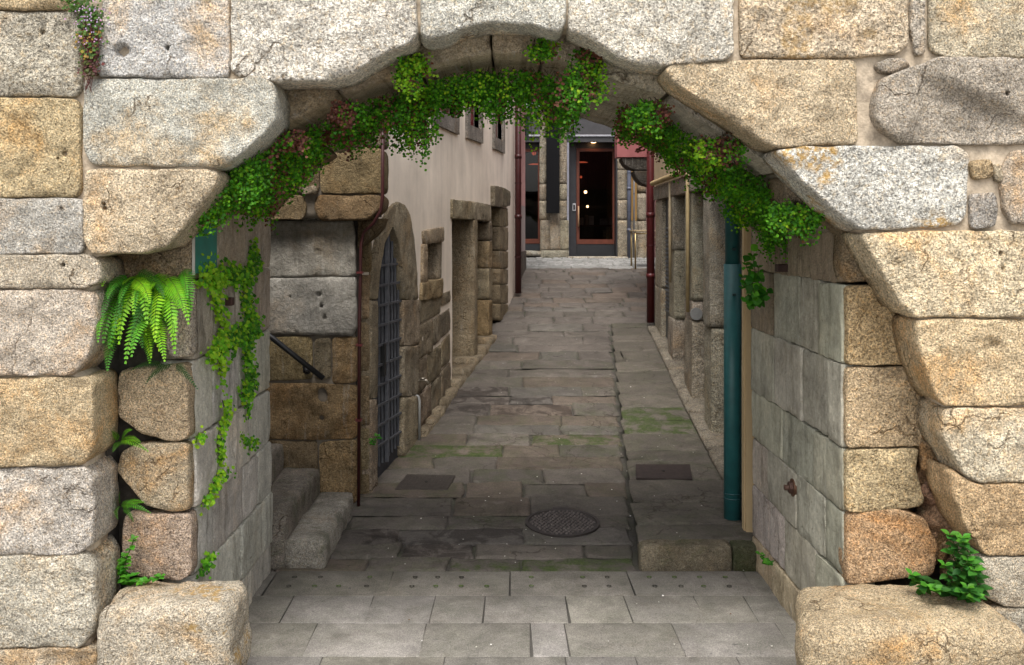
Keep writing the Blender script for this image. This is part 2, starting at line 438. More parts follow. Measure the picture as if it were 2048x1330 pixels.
def slab_mesh(mb, quad, zf, col, gap=.008, R=.015, amp=.006, lift=0.0, nx=6, ny=4, th=.03, tilt=.004):
    """one paving slab on zf: quad of four (x,y) corners, rounded edges, uneven top"""
    q = [Vector(p) for p in quad]; seed = random.random()*60
    wx, wy = (q[1]-q[0]).length, (q[3]-q[0]).length
    def ts(n, L): 
        e = min(.3, R/L); inner = [e+(1-2*e)*i/(n-2) for i in range(n-1)]
        return [0, e*.35]+inner+[1-e*.35, 1]
    tx, ty = ts(nx, wx), ts(ny, wy); vs = []; fs = []
    dz = random.uniform(-1, 1)*tilt; sx = random.uniform(-1, 1)*tilt; sy = random.uniform(-1, 1)*tilt
    for t in ty:
        for s in tx:
            p = q[0]*(1-s)*(1-t)+q[1]*s*(1-t)+q[2]*s*t+q[3]*(1-s)*t
            e = min(min(s, 1-s)*wx, min(t, 1-t)*wy)
            d = R-math.sqrt(max(0, R*R-(R-min(e, R))**2))
            wob = .35*gap*nz((p.x, p.y, 0), 7, seed) if e < R*.5 else 0
            z = zf(p.y)+lift+dz+sx*(s-.5)+sy*(t-.5)-d*th/R*.8+(amp*nz((p.x, p.y, 2), 5, seed) if e > R*.3 else 0)
            vs.append((p.x+wob, p.y+wob, z))
    m = len(tx)
    for j in range(len(ty)-1):
        for i in range(m-1): fs.append((j*m+i, j*m+i+1, (j+1)*m+i+1, (j+1)*m+i))
    mb.add(vs, fs, col)

# ================================================================== SETTING
gm = MB(); gm.box(-150, -150, -.30, 150, 6.4, -.06); gm.box(-150, 6.4, -.30, 150, 200, -.12)
tag(gm.build('ground', M['dirt']), kind='structure')

# front pavement: sawn granite flags
mb = MB()
rows = [(6.45, 6.02), (6.02, 5.6), (5.6, 5.16), (5.16, 4.72), (4.72, 4.25), (4.25, 3.75)]
mb.box(-9, 3.7, -.055, 9, 6.46, -.008, (.10, .094, .085, 1))
seq = [[-9, -6, -3.2, -2.2, -1.48, -.73, .02, .77, 1.52, 2.4, 5, 9], [-9, -5, -3, -2, -1.28, -.80, -.43, -.13, .35, .70, 1.12, 1.42, 2.3, 5, 9],
       [-9, -5.5, -3, -1.75, -1.06, -.45, .13, .32, .92, 1.5, 2.3, 5, 9], [-9, -6, -3.4, -2.2, -1.5, -.95, -.32, .30, .66, 1.18, 1.8, 3, 5, 9],
       [-9, -5, -2.9, -1.9, -1.2, -.5, .2, .9, 1.6, 2.6, 5, 9], [-9, -5.6, -3, -2, -1, 0, .8, 1.7, 3, 5.3, 9]]
for (ya, yb), xs in zip(rows, seq):
    for a, b in zip(xs[:-1], xs[1:]):
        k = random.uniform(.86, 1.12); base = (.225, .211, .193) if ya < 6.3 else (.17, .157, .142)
        sk = .03*math.sin(a*3)
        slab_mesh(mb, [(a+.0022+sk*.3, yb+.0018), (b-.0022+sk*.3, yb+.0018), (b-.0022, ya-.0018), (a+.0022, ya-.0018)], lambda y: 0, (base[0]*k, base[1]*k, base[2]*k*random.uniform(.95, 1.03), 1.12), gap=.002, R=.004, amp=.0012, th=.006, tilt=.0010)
for i in range(24):   # plaza behind the camera
    for j in range(12):
        x0 = -14.4+i*1.2; y0 = 3.75-(j+1)*1.2; k = random.uniform(.85, 1.1)
        mb.add([(x0+.005, y0+.005, 0), (x0+1.195, y0+.005, 0), (x0+1.195, y0+1.195, 0), (x0+.005, y0+1.195, 0)], [(0, 1, 2, 3)], (.31*k, .295*k, .27*k, 1))
# drilled drain holes in the strip next to the alley
dh = MB()
for x0 in (-1.48, -.73, .02, .77):
    for i in range(4):
        for yy in (6.33, 6.17):
            x = x0+.14+i*.155+random.uniform(-.01, .01); n = 12
            if random.random() < .12: continue
            r = .016
            vs = [(x+r*math.cos(2*math.pi*k/n), yy+r*math.sin(2*math.pi*k/n), .0055) for k in range(n)]+[(x+.6*r*math.cos(2*math.pi*k/n), yy+.6*r*math.sin(2*math.pi*k/n), -.012) for k in range(n)]
            g_ = random.random()
            mb.add(vs, [(k, (k+1) % n, n+(k+1) % n, n+k) for k in range(n)]+[tuple(n+k for k in range(n))], ((.03, .028, .022, 1) if g_ < .6 else (.06, .10, .02, 1)))
tag(mb.build('pavement', M['slab'], smooth=True, col=True), kind='structure')

# alley road
mb = MB(); ys = [6.45+i*.25 for i in range(44)]
vs = []; fs = []
for y in ys:
    for x in (-2.6, -1, .5, 2.6): vs.append((x, y, zg(y)-.022))
for j in range(len(ys)-1):
    for i in range(3): fs.append((j*4+i, j*4+i+1, (j+1)*4+i+1, (j+1)*4+i))
mb.add(vs, fs, (.075, .066, .058, 1.3))
mossy = [((1000, 1122), .26), ((1130, 1122), .2), ((1180, 872), .28), ((930, 902), .22)]
mossy = [(Gp(*p), r) for p, r in mossy]
wetp = [(Gp(990, 785), .45), (Gp(1080, 800), .35), (Gp(830, 1085), .22), (Gp(760, 1070), .2), (Gp(900, 800), .3), (Gp(1200, 750), .2)]
y = 6.455; row = 0
while y < 17.0:
    near = y < 13.6
    dy = random.uniform(.24, .40) if near else random.uniform(.22, .34)
    if row == 0: dy = .24
    y2 = min(y+dy, 17.02); x = max(-2.3, xL(max(y, 7.75))-.05 if y > 7.6 else -1.9)+random.uniform(-.2, 0); xe = xK(y)-.02 if y < 13.35 else 3.2
    while x < xe-.06:
        w = random.uniform(.45, 1.05) if near else random.uniform(.28, .62)
        x2 = x+w
        if xe-x2 < .3: x2 = xe
        cxm, cym = (x+x2)/2, (y+y2)/2
        al = 1.12+random.uniform(0, .22)-.05*max(0, y-9)
        al = max(1.0, al)
        for p, r in mossy:
            if abs(p.x-cxm) < max(r, w*.45) and abs(p.y-cym) < dy*.6: al = 1.95
        if al < 1.5:
            for p, r in wetp:
                if abs(p.x-cxm) < max(r, w*.4) and abs(p.y-cym) < dy*.8: al = .25
        k = random.uniform(.84, 1.13)
        t = random.random(); c = (.110, .094, .081) if t < .6 else ((.115, .091, .073) if t < .85 else (.115, .102, .090))
        j = lambda: random.uniform(-.012, .012)
        slab_mesh(mb, [(x+.004+j(), y+.003+j()), (x2-.004+j(), y+.003+j()), (x2-.004+j(), y2-.003+j()), (x+.004+j(), y2-.003+j())], zg, (c[0]*k, c[1]*k, c[2]*k, al), gap=.05, R=.022 if near else .035, amp=.010, th=.020 if near else .026, nx=9, ny=6, tilt=.008)
        x = x2
    y = y2; row += 1
tag(mb.build('alley_road', M['paving'], smooth=True, col=True), kind='structure')

# raised sidewalk on the right
mb = MB(); y = 6.62
while y < 13.3:
    dy = random.uniform(.28, .5); y2 = min(y+dy, 13.4)
    k = random.uniform(.8, 1.2); al = 1.06+random.uniform(0, .2)
    if abs((y+y2)/2-Gp(1310, 838, zs).y) < .25: al = 1.95
    split = random.random() < .35
    xs = [xK(y), random.uniform(1.25, 1.6), xR(y)-.02] if split else [xK(y), xR(y)-.02]
    xs[-1] = max(xs[-1], 1.75)
    for a, b in zip(xs[:-1], xs[1:]):
        j = lambda: random.uniform(-.008, .008)
        slab_mesh(mb, [(a+.004+j(), y+.006), (b-.004+j(), y+.006+j()), (b-.004+j(), y2-.006+j()), (a+.004+.02*(y2-y)+j(), y2-.006)], zs, (.106*k, .091*k, .075*k, al), gap=.03, R=.020, amp=.008, th=.018, nx=9, ny=6, tilt=.006)
    # kerb side
    mb.add([(xK(y)+.008, y+.004, zg(y)-.1), (xK(y)+.012, y+.004, zs(y)-.012), (xK(y2)+.012, y2-.004, zs(y2)-.012), (xK(y2)+.008, y2-.004, zg(y2)-.1)], [(0, 1, 2, 3), (3, 2, 1, 0)], (.10*k, .095*k, .075*k, 1.6))
    y = y2
mb.add([(xK(6.6), 6.6, -.05), (2.0, 6.6, -.05), (2.2, 13.4, zg(13.4)-.06), (xK(13.4), 13.4, zg(13.4)-.06)], [(0, 1, 2, 3)], (.05, .045, .04, 1.3))
sw = tag(mb.build('sidewalk', M['paving'], smooth=True, col=True), kind='structure')
for x0, x1, tn in ((.868, 1.465, (.205, .175, .125)), (1.475, 1.66, (.10, .10, .06))):
    vs, fs = rbox(x0, 6.50, -.05, x1, 6.68, zs(6.6)-.004, .022, .03, .008)
    mk('kerb_stone', vs, fs, M['step'], sw, tint=tn)
# upper street
mb = MB(); y = 17.03
mb.add([(-12, 17, zg(17)-.03), (12, 17, zg(17)-.03), (12, 19.4, zg(19.4)-.03), (-12, 19.4, zg(19.4)-.03)], [(0, 1, 2, 3)], (.22, .215, .2, 1.1))
while y < 19.25:
    dy = .34 if y < 17.2 else .14; x = -3.0+random.uniform(-.1, 0)
    while x < 5.5:
        w = random.uniform(.5, .9) if y < 17.2 else random.uniform(.12, .2); k = random.uniform(.75, 1.15)
        slab_mesh(mb, [(x+.006, y+.006), (x+w-.006, y+.006), (x+w-.006, y+dy-.006), (x+.006, y+dy-.006)], zg, (.26*k, .255*k, .245*k, 1.12), R=.02, amp=.004, th=.02, nx=4, ny=4, tilt=.005)
        x += w
    y += dy
tag(mb.build('street', M['paving'], smooth=True, col=True), kind='structure')

# ================================================================== GATE WALL
gate = thing('gateway_wall', 'massive pale granite town wall with a low rough arch opening onto the alley', 'wall', (0, 4.5, 0))
YF = 4.5
def fs_(poly, tint, **kw):
    kw['R'] = min(kw.get('R', .030), .036); kw['amp'] = max(.02, kw.get('amp', .02)); kw['rc'] = min(.02, kw.get('rc', .02)); kw.setdefault('tilt', .02); kw.setdefault('sp', .021); kw.setdefault('grow', .0065); li = kw.pop('li', 0)
    pits = [(*XZ(u, v, YF), r*YF/F, d) for u, v, r, d in kw.pop('pits', [])]
    o = stone('stone_block', pxpoly(poly, YF), front(YF), kw.pop('depth', .29), M['granite'], gate, jit(tint, .04), pits=pits, **kw); o['lichen'] = float(li); return o
L0, R0, T0, B0 = -90, 2140, -90, 1440
fs_([(L0, T0), (150, T0), (150, 16), (L0, 16)], WARM)
fs_([(L0, 26), (148, 24), (158, 50), (160, 178), (150, 190), (L0, 192)], (.40, .375, .30), pits=[(82, 63, 5, .04)])
fs_([(L0, 198), (148, 197), (157, 212), (157, 378), (145, 391), (L0, 393)], WARM, pits=[(127, 307, 5, .04), (113, 316, 3, .03)])
fs_([(L0, 399), (150, 398), (163, 404), (164, 495), (158, 506), (L0, 507)], GREY, pits=[(124, 416, 3, .03)])
fs_([(L0, 512), (170, 510), (192, 522), (200, 560), (170, 575), (L0, 578)], (.54, .47, .37), R=.06, pits=[(126, 530, 4, .04)])
fs_([(L0, 584), (150, 580), (188, 590), (192, 640), (170, 722), (140, 748), (L0, 754)], (.56, .49, .40), R=.07)
fs_([(L0, 760), (178, 757), (183, 770), (182, 905), (160, 930), (L0, 934)], (.55, .435, .275))
fs_([(L0, 940), (168, 938), (184, 960), (184, 1085), (155, 1108), (L0, 1112)], (.50, .455, .41), R=.06)
fs_([(L0, 1118), (172, 1108), (188, 1132), (188, 1262), (160, 1295), (L0, 1299)], (.50, .455, .38), R=.06)
fs_([(L0, 1305), (186, 1300), (190, 1315), (190, B0), (L0, B0)], (.42, .36, .28))
fs_([(210, T0), (454, T0), (455, 148), (430, 153), (198, 152), (192, 130), (205, 40)], (.55, .54, .52), pits=[(336, 96, 5, .05), (240, 97, 10, .025), (248, 97, 10, .025), (240, 105, 10, .025), (248, 105, 10, .025)])
fs_([(462, T0), (826, T0), (832, 60), (822, 82), (760, 108), (690, 152), (660, 158), (550, 160), (480, 154), (462, 142)], (.57, .53, .47), R=.06, amp=.02)
fs_([(842, T0), (1127, T0), (1131, 45), (1115, 62), (1060, 46), (980, 43), (930, 52), (880, 72), (852, 76), (843, 66)], (.55, .52, .46), R=.055, amp=.024)
fs_([(1138, T0), (1467, T0), (1467, 102), (1452, 117), (1330, 128), (1280, 125), (1240, 111), (1180, 74), (1140, 58)], (.56, .52, .45), R=.06, amp=.018)
fs_([(1479, T0), (1812, T0), (1816, 88), (1798, 104), (1700, 112), (1486, 113)], (.48, .40, .29), amp=.018, li=.4)
fs_([(1826, T0), (1848, T0), (1852, 104), (1836, 108), (1826, 60)], (.42, .37, .3), R=.02, rc=.015)
fs_([(1862, T0), (R0, T0), (R0, 111), (1900, 113), (1864, 100)], (.49, .42, .32), amp=.02)
fs_([(168, 160), (520, 157), (544, 166), (550, 200), (548, 243), (530, 265), (490, 298), (455, 326), (430, 331), (182, 328), (166, 300)], PALE, R=.055)
fs_([(169, 340), (415, 338), (434, 346), (430, 368), (400, 408), (370, 448), (330, 493), (280, 505), (182, 506), (169, 480)], (.56, .47, .34), R=.06, amp=.02, pits=[(208, 408, 4, .04), (209, 416, 4, .04)])
fs_([(1332, 137), (1350, 127), (1480, 122), (1708, 119), (1714, 130), (1714, 284), (1560, 293), (1530, 283), (1430, 213), (1350, 165)], (.58, .48, .335), R=.06, amp=.012)
A0, B1 = XZ(1850, 150, YF), XZ(2060, 250, YF)
def groove(a, b):
    t = ((a-A0[0])*(B1[0]-A0[0])+(b-A0[1])*(B1[1]-A0[1]))/((B1[0]-A0[0])**2+(B1[1]-A0[1])**2)
    sd = (b-A0[1])-(B1[1]-A0[1])/(B1[0]-A0[0])*(a-A0[0])
    return .055/(1+math.exp(-max(-40, min(40, -sd*90))))*max(0, min(1, t*4+.3))
fs_([(1748, 200), (1762, 160), (1800, 145), (1872, 118), (R0, 122), (R0, 286), (1990, 288), (1800, 283), (1764, 262), (1748, 235)], (.42, .375, .31), amp=.014, extra=lambda a, b: groove(a, b)-.045, pits=[(2006, 189, 5, .05)])
fs_([(1752, 128), (1780, 116), (1812, 118), (1820, 134), (1790, 144), (1765, 140)], (.36, .32, .26), R=.02, rc=.015)
fs_([(1553, 303), (1600, 294), (1918, 292), (1938, 310), (1934, 430), (1918, 450), (1780, 457), (1724, 457), (1692, 438), (1604, 360)], (.55, .52, .465), R=.06, amp=.02, li=.8)
fs_([(1944, 324), (1983, 320), (1988, 354), (1948, 358)], (.44, .33, .2), R=.02, rc=.02, li=.9)
fs_([(1942, 390), (1988, 387), (1996, 420), (1990, 453), (1946, 456)], (.42, .40, .36), R=.02, rc=.02)
fs_([(1990, 330), (2002, 328), (2004, 360), (1994, 362)], (.40, .34, .25), R=.012, rc=.01)
fs_([(2006, 345), (2028, 302), (R0, 297), (R0, 448), (2030, 446), (2010, 420)], (.48, .43, .35), R=.04)
fs_([(1725, 468), (1800, 464), (R0, 463), (R0, 631), (1880, 634), (1834, 633), (1804, 605), (1742, 500)], (.58, .475, .33), R=.06, pits=[(2004, 506, 4, .04), (2008, 537, 4, .04)])
fs_([(1836, 644), (1870, 641), (R0, 641), (R0, 811), (1892, 811), (1872, 790), (1838, 690)], (.57, .45, .29), R=.06, pits=[(1985, 690, 16, .015), (1995, 700, 16, .015)])
fs_([(1889, 822), (1920, 818), (R0, 820), (R0, 961), (1962, 964), (1928, 950), (1888, 870)], (.56, .485, .37), R=.06)
fs_([(1902, 945), (1930, 958), (1962, 970), (R0, 968), (R0, 1113), (1974, 1111), (1938, 1060), (1910, 1000)], (.49, .355, .215), R=.07)
fs_([(1960, 1118), (R0, 1120), (R0, 1212), (2012, 1213), (1975, 1195), (1958, 1155)], (.45, .395, .315), R=.09)
fs_([(1990, 1220), (R0, 1218), (R0, B0), (1985, B0)], (.42, .37, .3))
# a little of the same wall just outside the frame
for u0, u1 in ((-560, -98), (2148, 2600)):
    v = -90
    while v < 1400:
        h_ = random.uniform(160, 230); fs_([(u0, v), (u1, v+2), (u1, min(v+h_, B0)-6), (u0, min(v+h_, B0)-7)], jit(random.choice([GREY, WARM, PALE]), .05), sp=.05); v += h_
inner = [(178, 1450), (178, 1120), (172, 940), (172, 760), (150, 740), (180, 640), (178, 590), (188, 560), (186, 515), (270, 498), (325, 480), (362, 435), (420, 355), (440, 322), (485, 288), (530, 250), (537, 200), (537, 155), (660, 145), (750, 98), (830, 66), (850, 62), (930, 42), (1060, 36), (1120, 50), (1180, 62), (1240, 98), (1330, 114), (1345, 140), (1430, 202), (1530, 272), (1565, 302), (1610, 350), (1695, 430), (1735, 472), (1755, 500), (1815, 600), (1845, 650), (1848, 690), (1884, 790), (1898, 830), (1898, 870), (1935, 945), (1920, 1000), (1948, 1060), (1985, 1120), (1972, 1150), (1990, 1192), (2020, 1225), (2000, 1450)]
outer = [(2590, 1450), (2590, -86), (-550, -86), (-550, 1450)]
stone('mortar', pxpoly(inner+outer, 4.535), front(4.535), .22, M['mortar'], gate, R=.006, sp=.055, amp=.008, rc=0, wob=.003, dsteps=2)

# inner ring: arch curve, voussoirs running back as the vault
YQ = 4.79; YB = 6.5
CURVE = [(376, 432), (400, 400), (430, 366), (470, 325), (520, 283), (560, 257), (620, 222), (680, 193), (760, 162), (830, 140), (900, 120), (985, 106), (1085, 108), (1140, 125), (1195, 150), (1260, 172), (1330, 190), (1400, 238), (1480, 292), (1560, 345), (1630, 405), (1692, 470)]
CW = [XZ(u, v, YQ) for u, v in CURVE]
def zarch(x): return float(np.interp(x, [c[0] for c in CW], [c[1] for c in CW]))
cut = [376, 470, 560, 682, 835, 985, 1085, 1195, 1335, 1450, 1560, 1692]
cen = XZ(1030, 760, YQ)
def cpt(u): v = float(np.interp(u, [c[0] for c in CURVE], [c[1] for c in CURVE])); return XZ(u, v, YQ)
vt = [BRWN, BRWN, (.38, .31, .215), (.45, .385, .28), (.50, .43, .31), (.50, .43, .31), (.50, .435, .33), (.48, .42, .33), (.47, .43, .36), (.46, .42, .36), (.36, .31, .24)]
for i in range(len(cut)-1):
    a, b = cut[i], cut[i+1]
    us = [a+2]+[u for u, _ in CURVE if a+14 < u < b-14]+[b-2]
    low = [cpt(u) for u in us]
    up = []
    for p in reversed(low):
        d = Vector((p[0]-cen[0], p[1]-cen[1])).normalized(); up.append((p[0]+d.x*.34, p[1]+d.y*.34))
    dy = random.uniform(-.012, .012)
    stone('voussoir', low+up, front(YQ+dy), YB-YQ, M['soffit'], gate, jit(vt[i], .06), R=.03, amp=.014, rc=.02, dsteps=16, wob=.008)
# quoins of the inner jambs
def qs(poly, tint, Y=YQ, **kw):
    kw.setdefault('R', .026); kw['amp'] = min(kw.get('amp', .013), .02); kw.setdefault('rc', .022); kw.setdefault('grow', .004)
    return stone('quoin', pxpoly(poly, Y), front(Y), kw.pop('depth', .34), M['granite'], gate, jit(tint, .04), **kw)
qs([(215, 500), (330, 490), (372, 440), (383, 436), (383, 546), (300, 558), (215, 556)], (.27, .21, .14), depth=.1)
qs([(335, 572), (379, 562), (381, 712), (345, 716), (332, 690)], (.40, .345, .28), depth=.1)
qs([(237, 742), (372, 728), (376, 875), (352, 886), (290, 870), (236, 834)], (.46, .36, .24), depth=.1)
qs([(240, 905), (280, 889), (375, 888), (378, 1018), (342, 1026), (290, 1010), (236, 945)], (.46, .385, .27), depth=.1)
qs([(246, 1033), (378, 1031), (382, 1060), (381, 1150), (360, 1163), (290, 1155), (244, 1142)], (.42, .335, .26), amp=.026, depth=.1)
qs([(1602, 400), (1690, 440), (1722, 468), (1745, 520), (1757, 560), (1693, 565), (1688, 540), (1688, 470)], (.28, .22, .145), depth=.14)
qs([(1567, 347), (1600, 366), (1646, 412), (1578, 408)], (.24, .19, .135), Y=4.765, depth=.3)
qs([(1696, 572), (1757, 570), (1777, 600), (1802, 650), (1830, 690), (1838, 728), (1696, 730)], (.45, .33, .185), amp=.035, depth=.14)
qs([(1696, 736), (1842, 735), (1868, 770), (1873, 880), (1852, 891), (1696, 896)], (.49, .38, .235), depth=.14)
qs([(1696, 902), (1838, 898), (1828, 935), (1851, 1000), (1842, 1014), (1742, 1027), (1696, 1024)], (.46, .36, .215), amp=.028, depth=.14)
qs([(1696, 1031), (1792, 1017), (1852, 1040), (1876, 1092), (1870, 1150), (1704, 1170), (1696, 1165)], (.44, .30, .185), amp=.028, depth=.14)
for k in range(48):   # rubble packed into the gap beside the right jamb
    t = k/47; v = 580+t*575; u = float(np.interp(v, [590, 700, 800, 900, 1000, 1100, 1150], [1790, 1845, 1880, 1870, 1880, 1885, 1905]))+random.uniform(-22, 26)
    c = P(u, v, 4.86+random.uniform(-.02, .05)); s = random.uniform(.028, .085)
    rt = Matrix.Rotation(random.uniform(-1, 1), 3, 'Y') @ Matrix.Rotation(random.uniform(-.6, .6), 3, 'X')
    vs, fs = rbox(-s*1.2, -s, -s*.8, s*1.2, s, s*.8, s*.16, s*.25, s*.4, rot=lambda p: rt @ p+c)
    mk('rubble_stone', vs, fs, M['granite'], gate, tint=jit((.29, .19, .11), .2), smooth=True)
# passage reveals: coursed slabs, left (facing +x) and right (facing -x)
XLV, XRV = -1.52, 1.62
def mapLV(a, b, d): return (XLV-d, a, b)
def mapRV(a, b, d): return (XRV+d, a, b)
lz = [-.03, .20, .516, .84, 1.18, 1.565, 1.955, 2.34]
lsp = [[5.3, 5.95], [5.15, 5.7], [5.19, 5.75, 6.1], [5.35, 5.9], [5.2, 5.72], [5.19, 5.6, 6.0], [5.2, 5.8]]
for i in range(7):
    c = [4.865]+lsp[i]+[6.45]
    for a, b in zip(c[:-1], c[1:]):
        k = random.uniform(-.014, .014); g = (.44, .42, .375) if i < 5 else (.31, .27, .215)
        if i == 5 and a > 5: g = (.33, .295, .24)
        def mp(aa, bb, d, k=k): return (XLV-d+k, aa, bb)
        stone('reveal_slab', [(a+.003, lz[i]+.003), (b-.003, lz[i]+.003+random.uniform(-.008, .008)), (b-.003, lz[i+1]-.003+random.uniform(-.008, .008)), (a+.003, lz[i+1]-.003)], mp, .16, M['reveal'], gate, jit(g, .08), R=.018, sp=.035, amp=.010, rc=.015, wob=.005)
rz = [-.03, .20, .52, .835, 1.146, 1.553, 1.94, 2.30]
rsp = [[5.4, 6.1], [5.25, 5.85], [5.1, 5.6, 6.2], [5.3, 5.9], [5.05, 5.5, 6.05], [5.2, 5.55, 6.1], [5.35, 5.95]]
for i in range(7):
    c = [4.835]+rsp[i]+[6.62]
    for a, b in zip(c[:-1], c[1:]):
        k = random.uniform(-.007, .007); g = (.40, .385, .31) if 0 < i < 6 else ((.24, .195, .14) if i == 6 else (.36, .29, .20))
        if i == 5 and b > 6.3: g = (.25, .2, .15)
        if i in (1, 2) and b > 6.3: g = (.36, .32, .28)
        def mp(aa, bb, d, k=k): return (XRV+d+k, aa, bb)
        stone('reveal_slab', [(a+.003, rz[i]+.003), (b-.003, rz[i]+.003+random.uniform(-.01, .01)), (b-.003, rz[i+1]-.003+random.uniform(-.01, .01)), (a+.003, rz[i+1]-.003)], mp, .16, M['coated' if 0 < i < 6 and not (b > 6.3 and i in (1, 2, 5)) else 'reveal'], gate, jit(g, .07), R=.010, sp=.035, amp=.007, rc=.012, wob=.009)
mb = MB(); mb.box(-9, 4.9, -.05, -1.60, 6.44, 3.46); mb.box(1.70, 4.96, -.05, 9, 6.60, 3.46); mb.box(-1.60, 4.9, 3.36, 1.70, 6.5, 3.46)
mb.box(-3.5, 4.76, 3.36, 3.5, 4.9, 3.46); mb.box(-9, 4.75, -.05, -1.9, 4.9, 3.46); mb.box(2.18, 4.75, -.05, 9, 4.96, 3.46)
mb.build('wall_core', M['dirt'], gate)

# bench stones against both jambs
def rstone(name, label, cat, b, tint, R, amp, mat='granite', sp=.025, group=None, rot=None):
    vs, fs = rbox(*b, R, sp, amp, rot=rot); o = mk(name, vs, fs, M[mat], None, tint=tint); o['lichen'] = .7 if 'lichen' in label else .15
    return tag(o, label, cat, group)
rstone('stone_block', 'squat grey granite block with a yellow lichen patch at the foot of the left jamb', 'stone block', (-1.84, 4.44, -.03, -1.235, 4.80, .525), (.47, .415, .33), .07, .022, group='loose blocks at the foot of the arch')
rstone('stone_block', 'long ochre granite block in front of the right jamb, leafy weed behind it', 'stone block', (1.225, 4.22, -.03, 2.22, 4.78, .525), (.50, .40, .265), .10, .024, rot=lambda p: Vector((p.x+max(0, (1.9-p.x)/.675)*(p.y-4.22)*.26, p.y, p.z+.03*max(0, p.z-.3)*(p.y-4.5))), group='loose blocks at the foot of the arch')

# ================================================================== LEFT: stairs, corner house
st = thing('stone_staircase', 'worn granite steps climbing left behind the gateway, beside the handrail', 'stairs', (-1.4, 6.5, 0))
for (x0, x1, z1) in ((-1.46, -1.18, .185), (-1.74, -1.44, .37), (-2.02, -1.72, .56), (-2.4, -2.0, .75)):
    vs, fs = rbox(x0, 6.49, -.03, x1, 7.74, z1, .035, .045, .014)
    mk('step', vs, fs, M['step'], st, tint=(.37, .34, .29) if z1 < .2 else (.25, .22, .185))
hr = thing('handrail', 'black sloping tube handrail bolted to the dark stone wall above the steps', 'handrail', tuple(P(648, 760, 7.6)))
mb = MB(); mb.tube([P(470, 617, 7.6), P(647, 757, 7.6)], .021, 14); mb.build('rail', M['paint'], hr, True, (.012, .012, .014))
mb = MB(); p = P(607, 728, 7.6); mb.tube([p, p+Vector((0, .02, -.06)), p+Vector((0, .14, -.07))], .009, 8); mb.tube([p+Vector((0, .125, -.07)), p+Vector((0, .14, -.07))], .028, 12)
mb.build('bracket', M['paint'], hr, True, (.012, .012, .014))

house = thing('corner_house', 'narrow old house with dark granite corner and pale pinkish plaster side, left of the alley', 'house', (-1.15, 7.75, 0))
YH = 7.75
def hs(poly, tint, Y=YH, **kw):
    kw.setdefault('R', .02); kw.setdefault('amp', .013); kw.setdefault('rc', .035); kw.setdefault('grow', .006)
    return stone('stone_block', pxpoly(poly, Y), front(Y), kw.pop('depth', .30), M['dark_granite'], house, jit(tint, .08), sp=.035, **kw)
DK = (.165, .135, .095)
hs([(480, 150), (620, 150), (620, 222), (480, 222)], DK, Y=7.6); hs([(624, 150), (766, 150), (766, 222), (624, 222)], DK, Y=7.6)
hs([(480, 226), (596, 226), (596, 300), (480, 300)], DK, Y=7.6); hs([(600, 226), (766, 226), (767, 292), (600, 294)], DK, Y=7.6)
hs([(480, 304), (637, 298), (637, 384), (480, 386)], (.12, .092, .058), Y=7.6, amp=.008); hs([(641, 298), (760, 296), (766, 310), (766, 380), (760, 386), (641, 386)], (.19, .14, .075), Y=7.6)
hs([(480, 391), (604, 391), (613, 410), (608, 437), (480, 440)], (.165, .12, .066), Y=7.6)
hs([(628, 400), (640, 390), (758, 390), (764, 400), (760, 420), (735, 438), (640, 440), (628, 425)], (.17, .122, .066), Y=7.6, R=.05, depth=.42)
hs([(600, 388), (640, 388), (640, 440), (600, 440)], (.13, .12, .10), Y=7.66)
hs([(603, 378), (629, 371), (632, 386), (605, 388)], (.33, .27, .19), Y=7.565, R=.012, rc=.01, depth=.06)
stone('mortar', pxpoly([(470, 150), (758, 150), (760, 425), (735, 436), (470, 438)], 7.625), front(7.625), .05, M['mortar2'], house, R=.004, sp=.08, amp=.008, rc=0, wob=0)
stone('mortar', pxpoly([(470, 668), (709, 668), (711, 1040), (470, 1040)], 7.772), front(7.772), .04, M['mortar2'], house, R=.004, sp=.08, amp=.008, rc=0, wob=0)
# curved corbel under the overhang
mb = MB(); prof = [(0.0, 2.29), (0.02, 2.22), (.08, 2.15), (.16, 2.09), (.20, 2.06)]
xs_o = XZ(764, 440, 7.6)[0]; vs = []
for (dx, z) in prof: vs += [(xs_o-dx, 7.76, z), (xs_o-dx, 8.0, z)]
base = len(vs); vs += [(xs_o-.208, 7.76, 2.29), (xs_o-.208, 8.0, 2.29), (xs_o-.208, 7.76, 2.06), (xs_o-.208, 8.0, 2.06)]
fs = [(2*i, 2*i+2, 2*i+3, 2*i+1) for i in range(4)]+[(0, 2, 4, 6, 8, 10+2-0, 10)[:0] or (10, 0, 2, 4, 6, 8, 12)]+[(11, 13, 9, 7, 5, 3, 1)]
mb.add(vs, fs); mb.build('corbel', M['dark_granite'], house, True, (.15, .11, .065), True)
for poly, pt in (([(470, 443), (704, 443), (709, 470), (710, 552), (470, 556)], [(*XZ(636, 505, YH), .03, .010)]), ([(470, 559), (710, 555), (712, 655), (704, 670), (560, 667), (470, 671)], [(*XZ(638, 588, YH), .018, .03), (*XZ(643, 612, YH), .014, .04), (*XZ(581, 593, YH), .009, .03), (*XZ(650, 636, YH), .018, .02)])):
    stone('cement_render', pxpoly(poly, YH-.012), front(YH-.012), .06, M['cement'], house, jit((.27, .25, .22), .04), R=.005, sp=.03, amp=.012, rc=.006, grow=.006, pits=pt)
hs([(470, 676), (622, 674), (624, 758), (470, 762)], (.21, .155, .085)); hs([(629, 680), (660, 676), (661, 758), (630, 758)], (.22, .18, .12)); hs([(666, 675), (710, 675), (713, 690), (713, 764), (666, 768)], (.23, .165, .085))
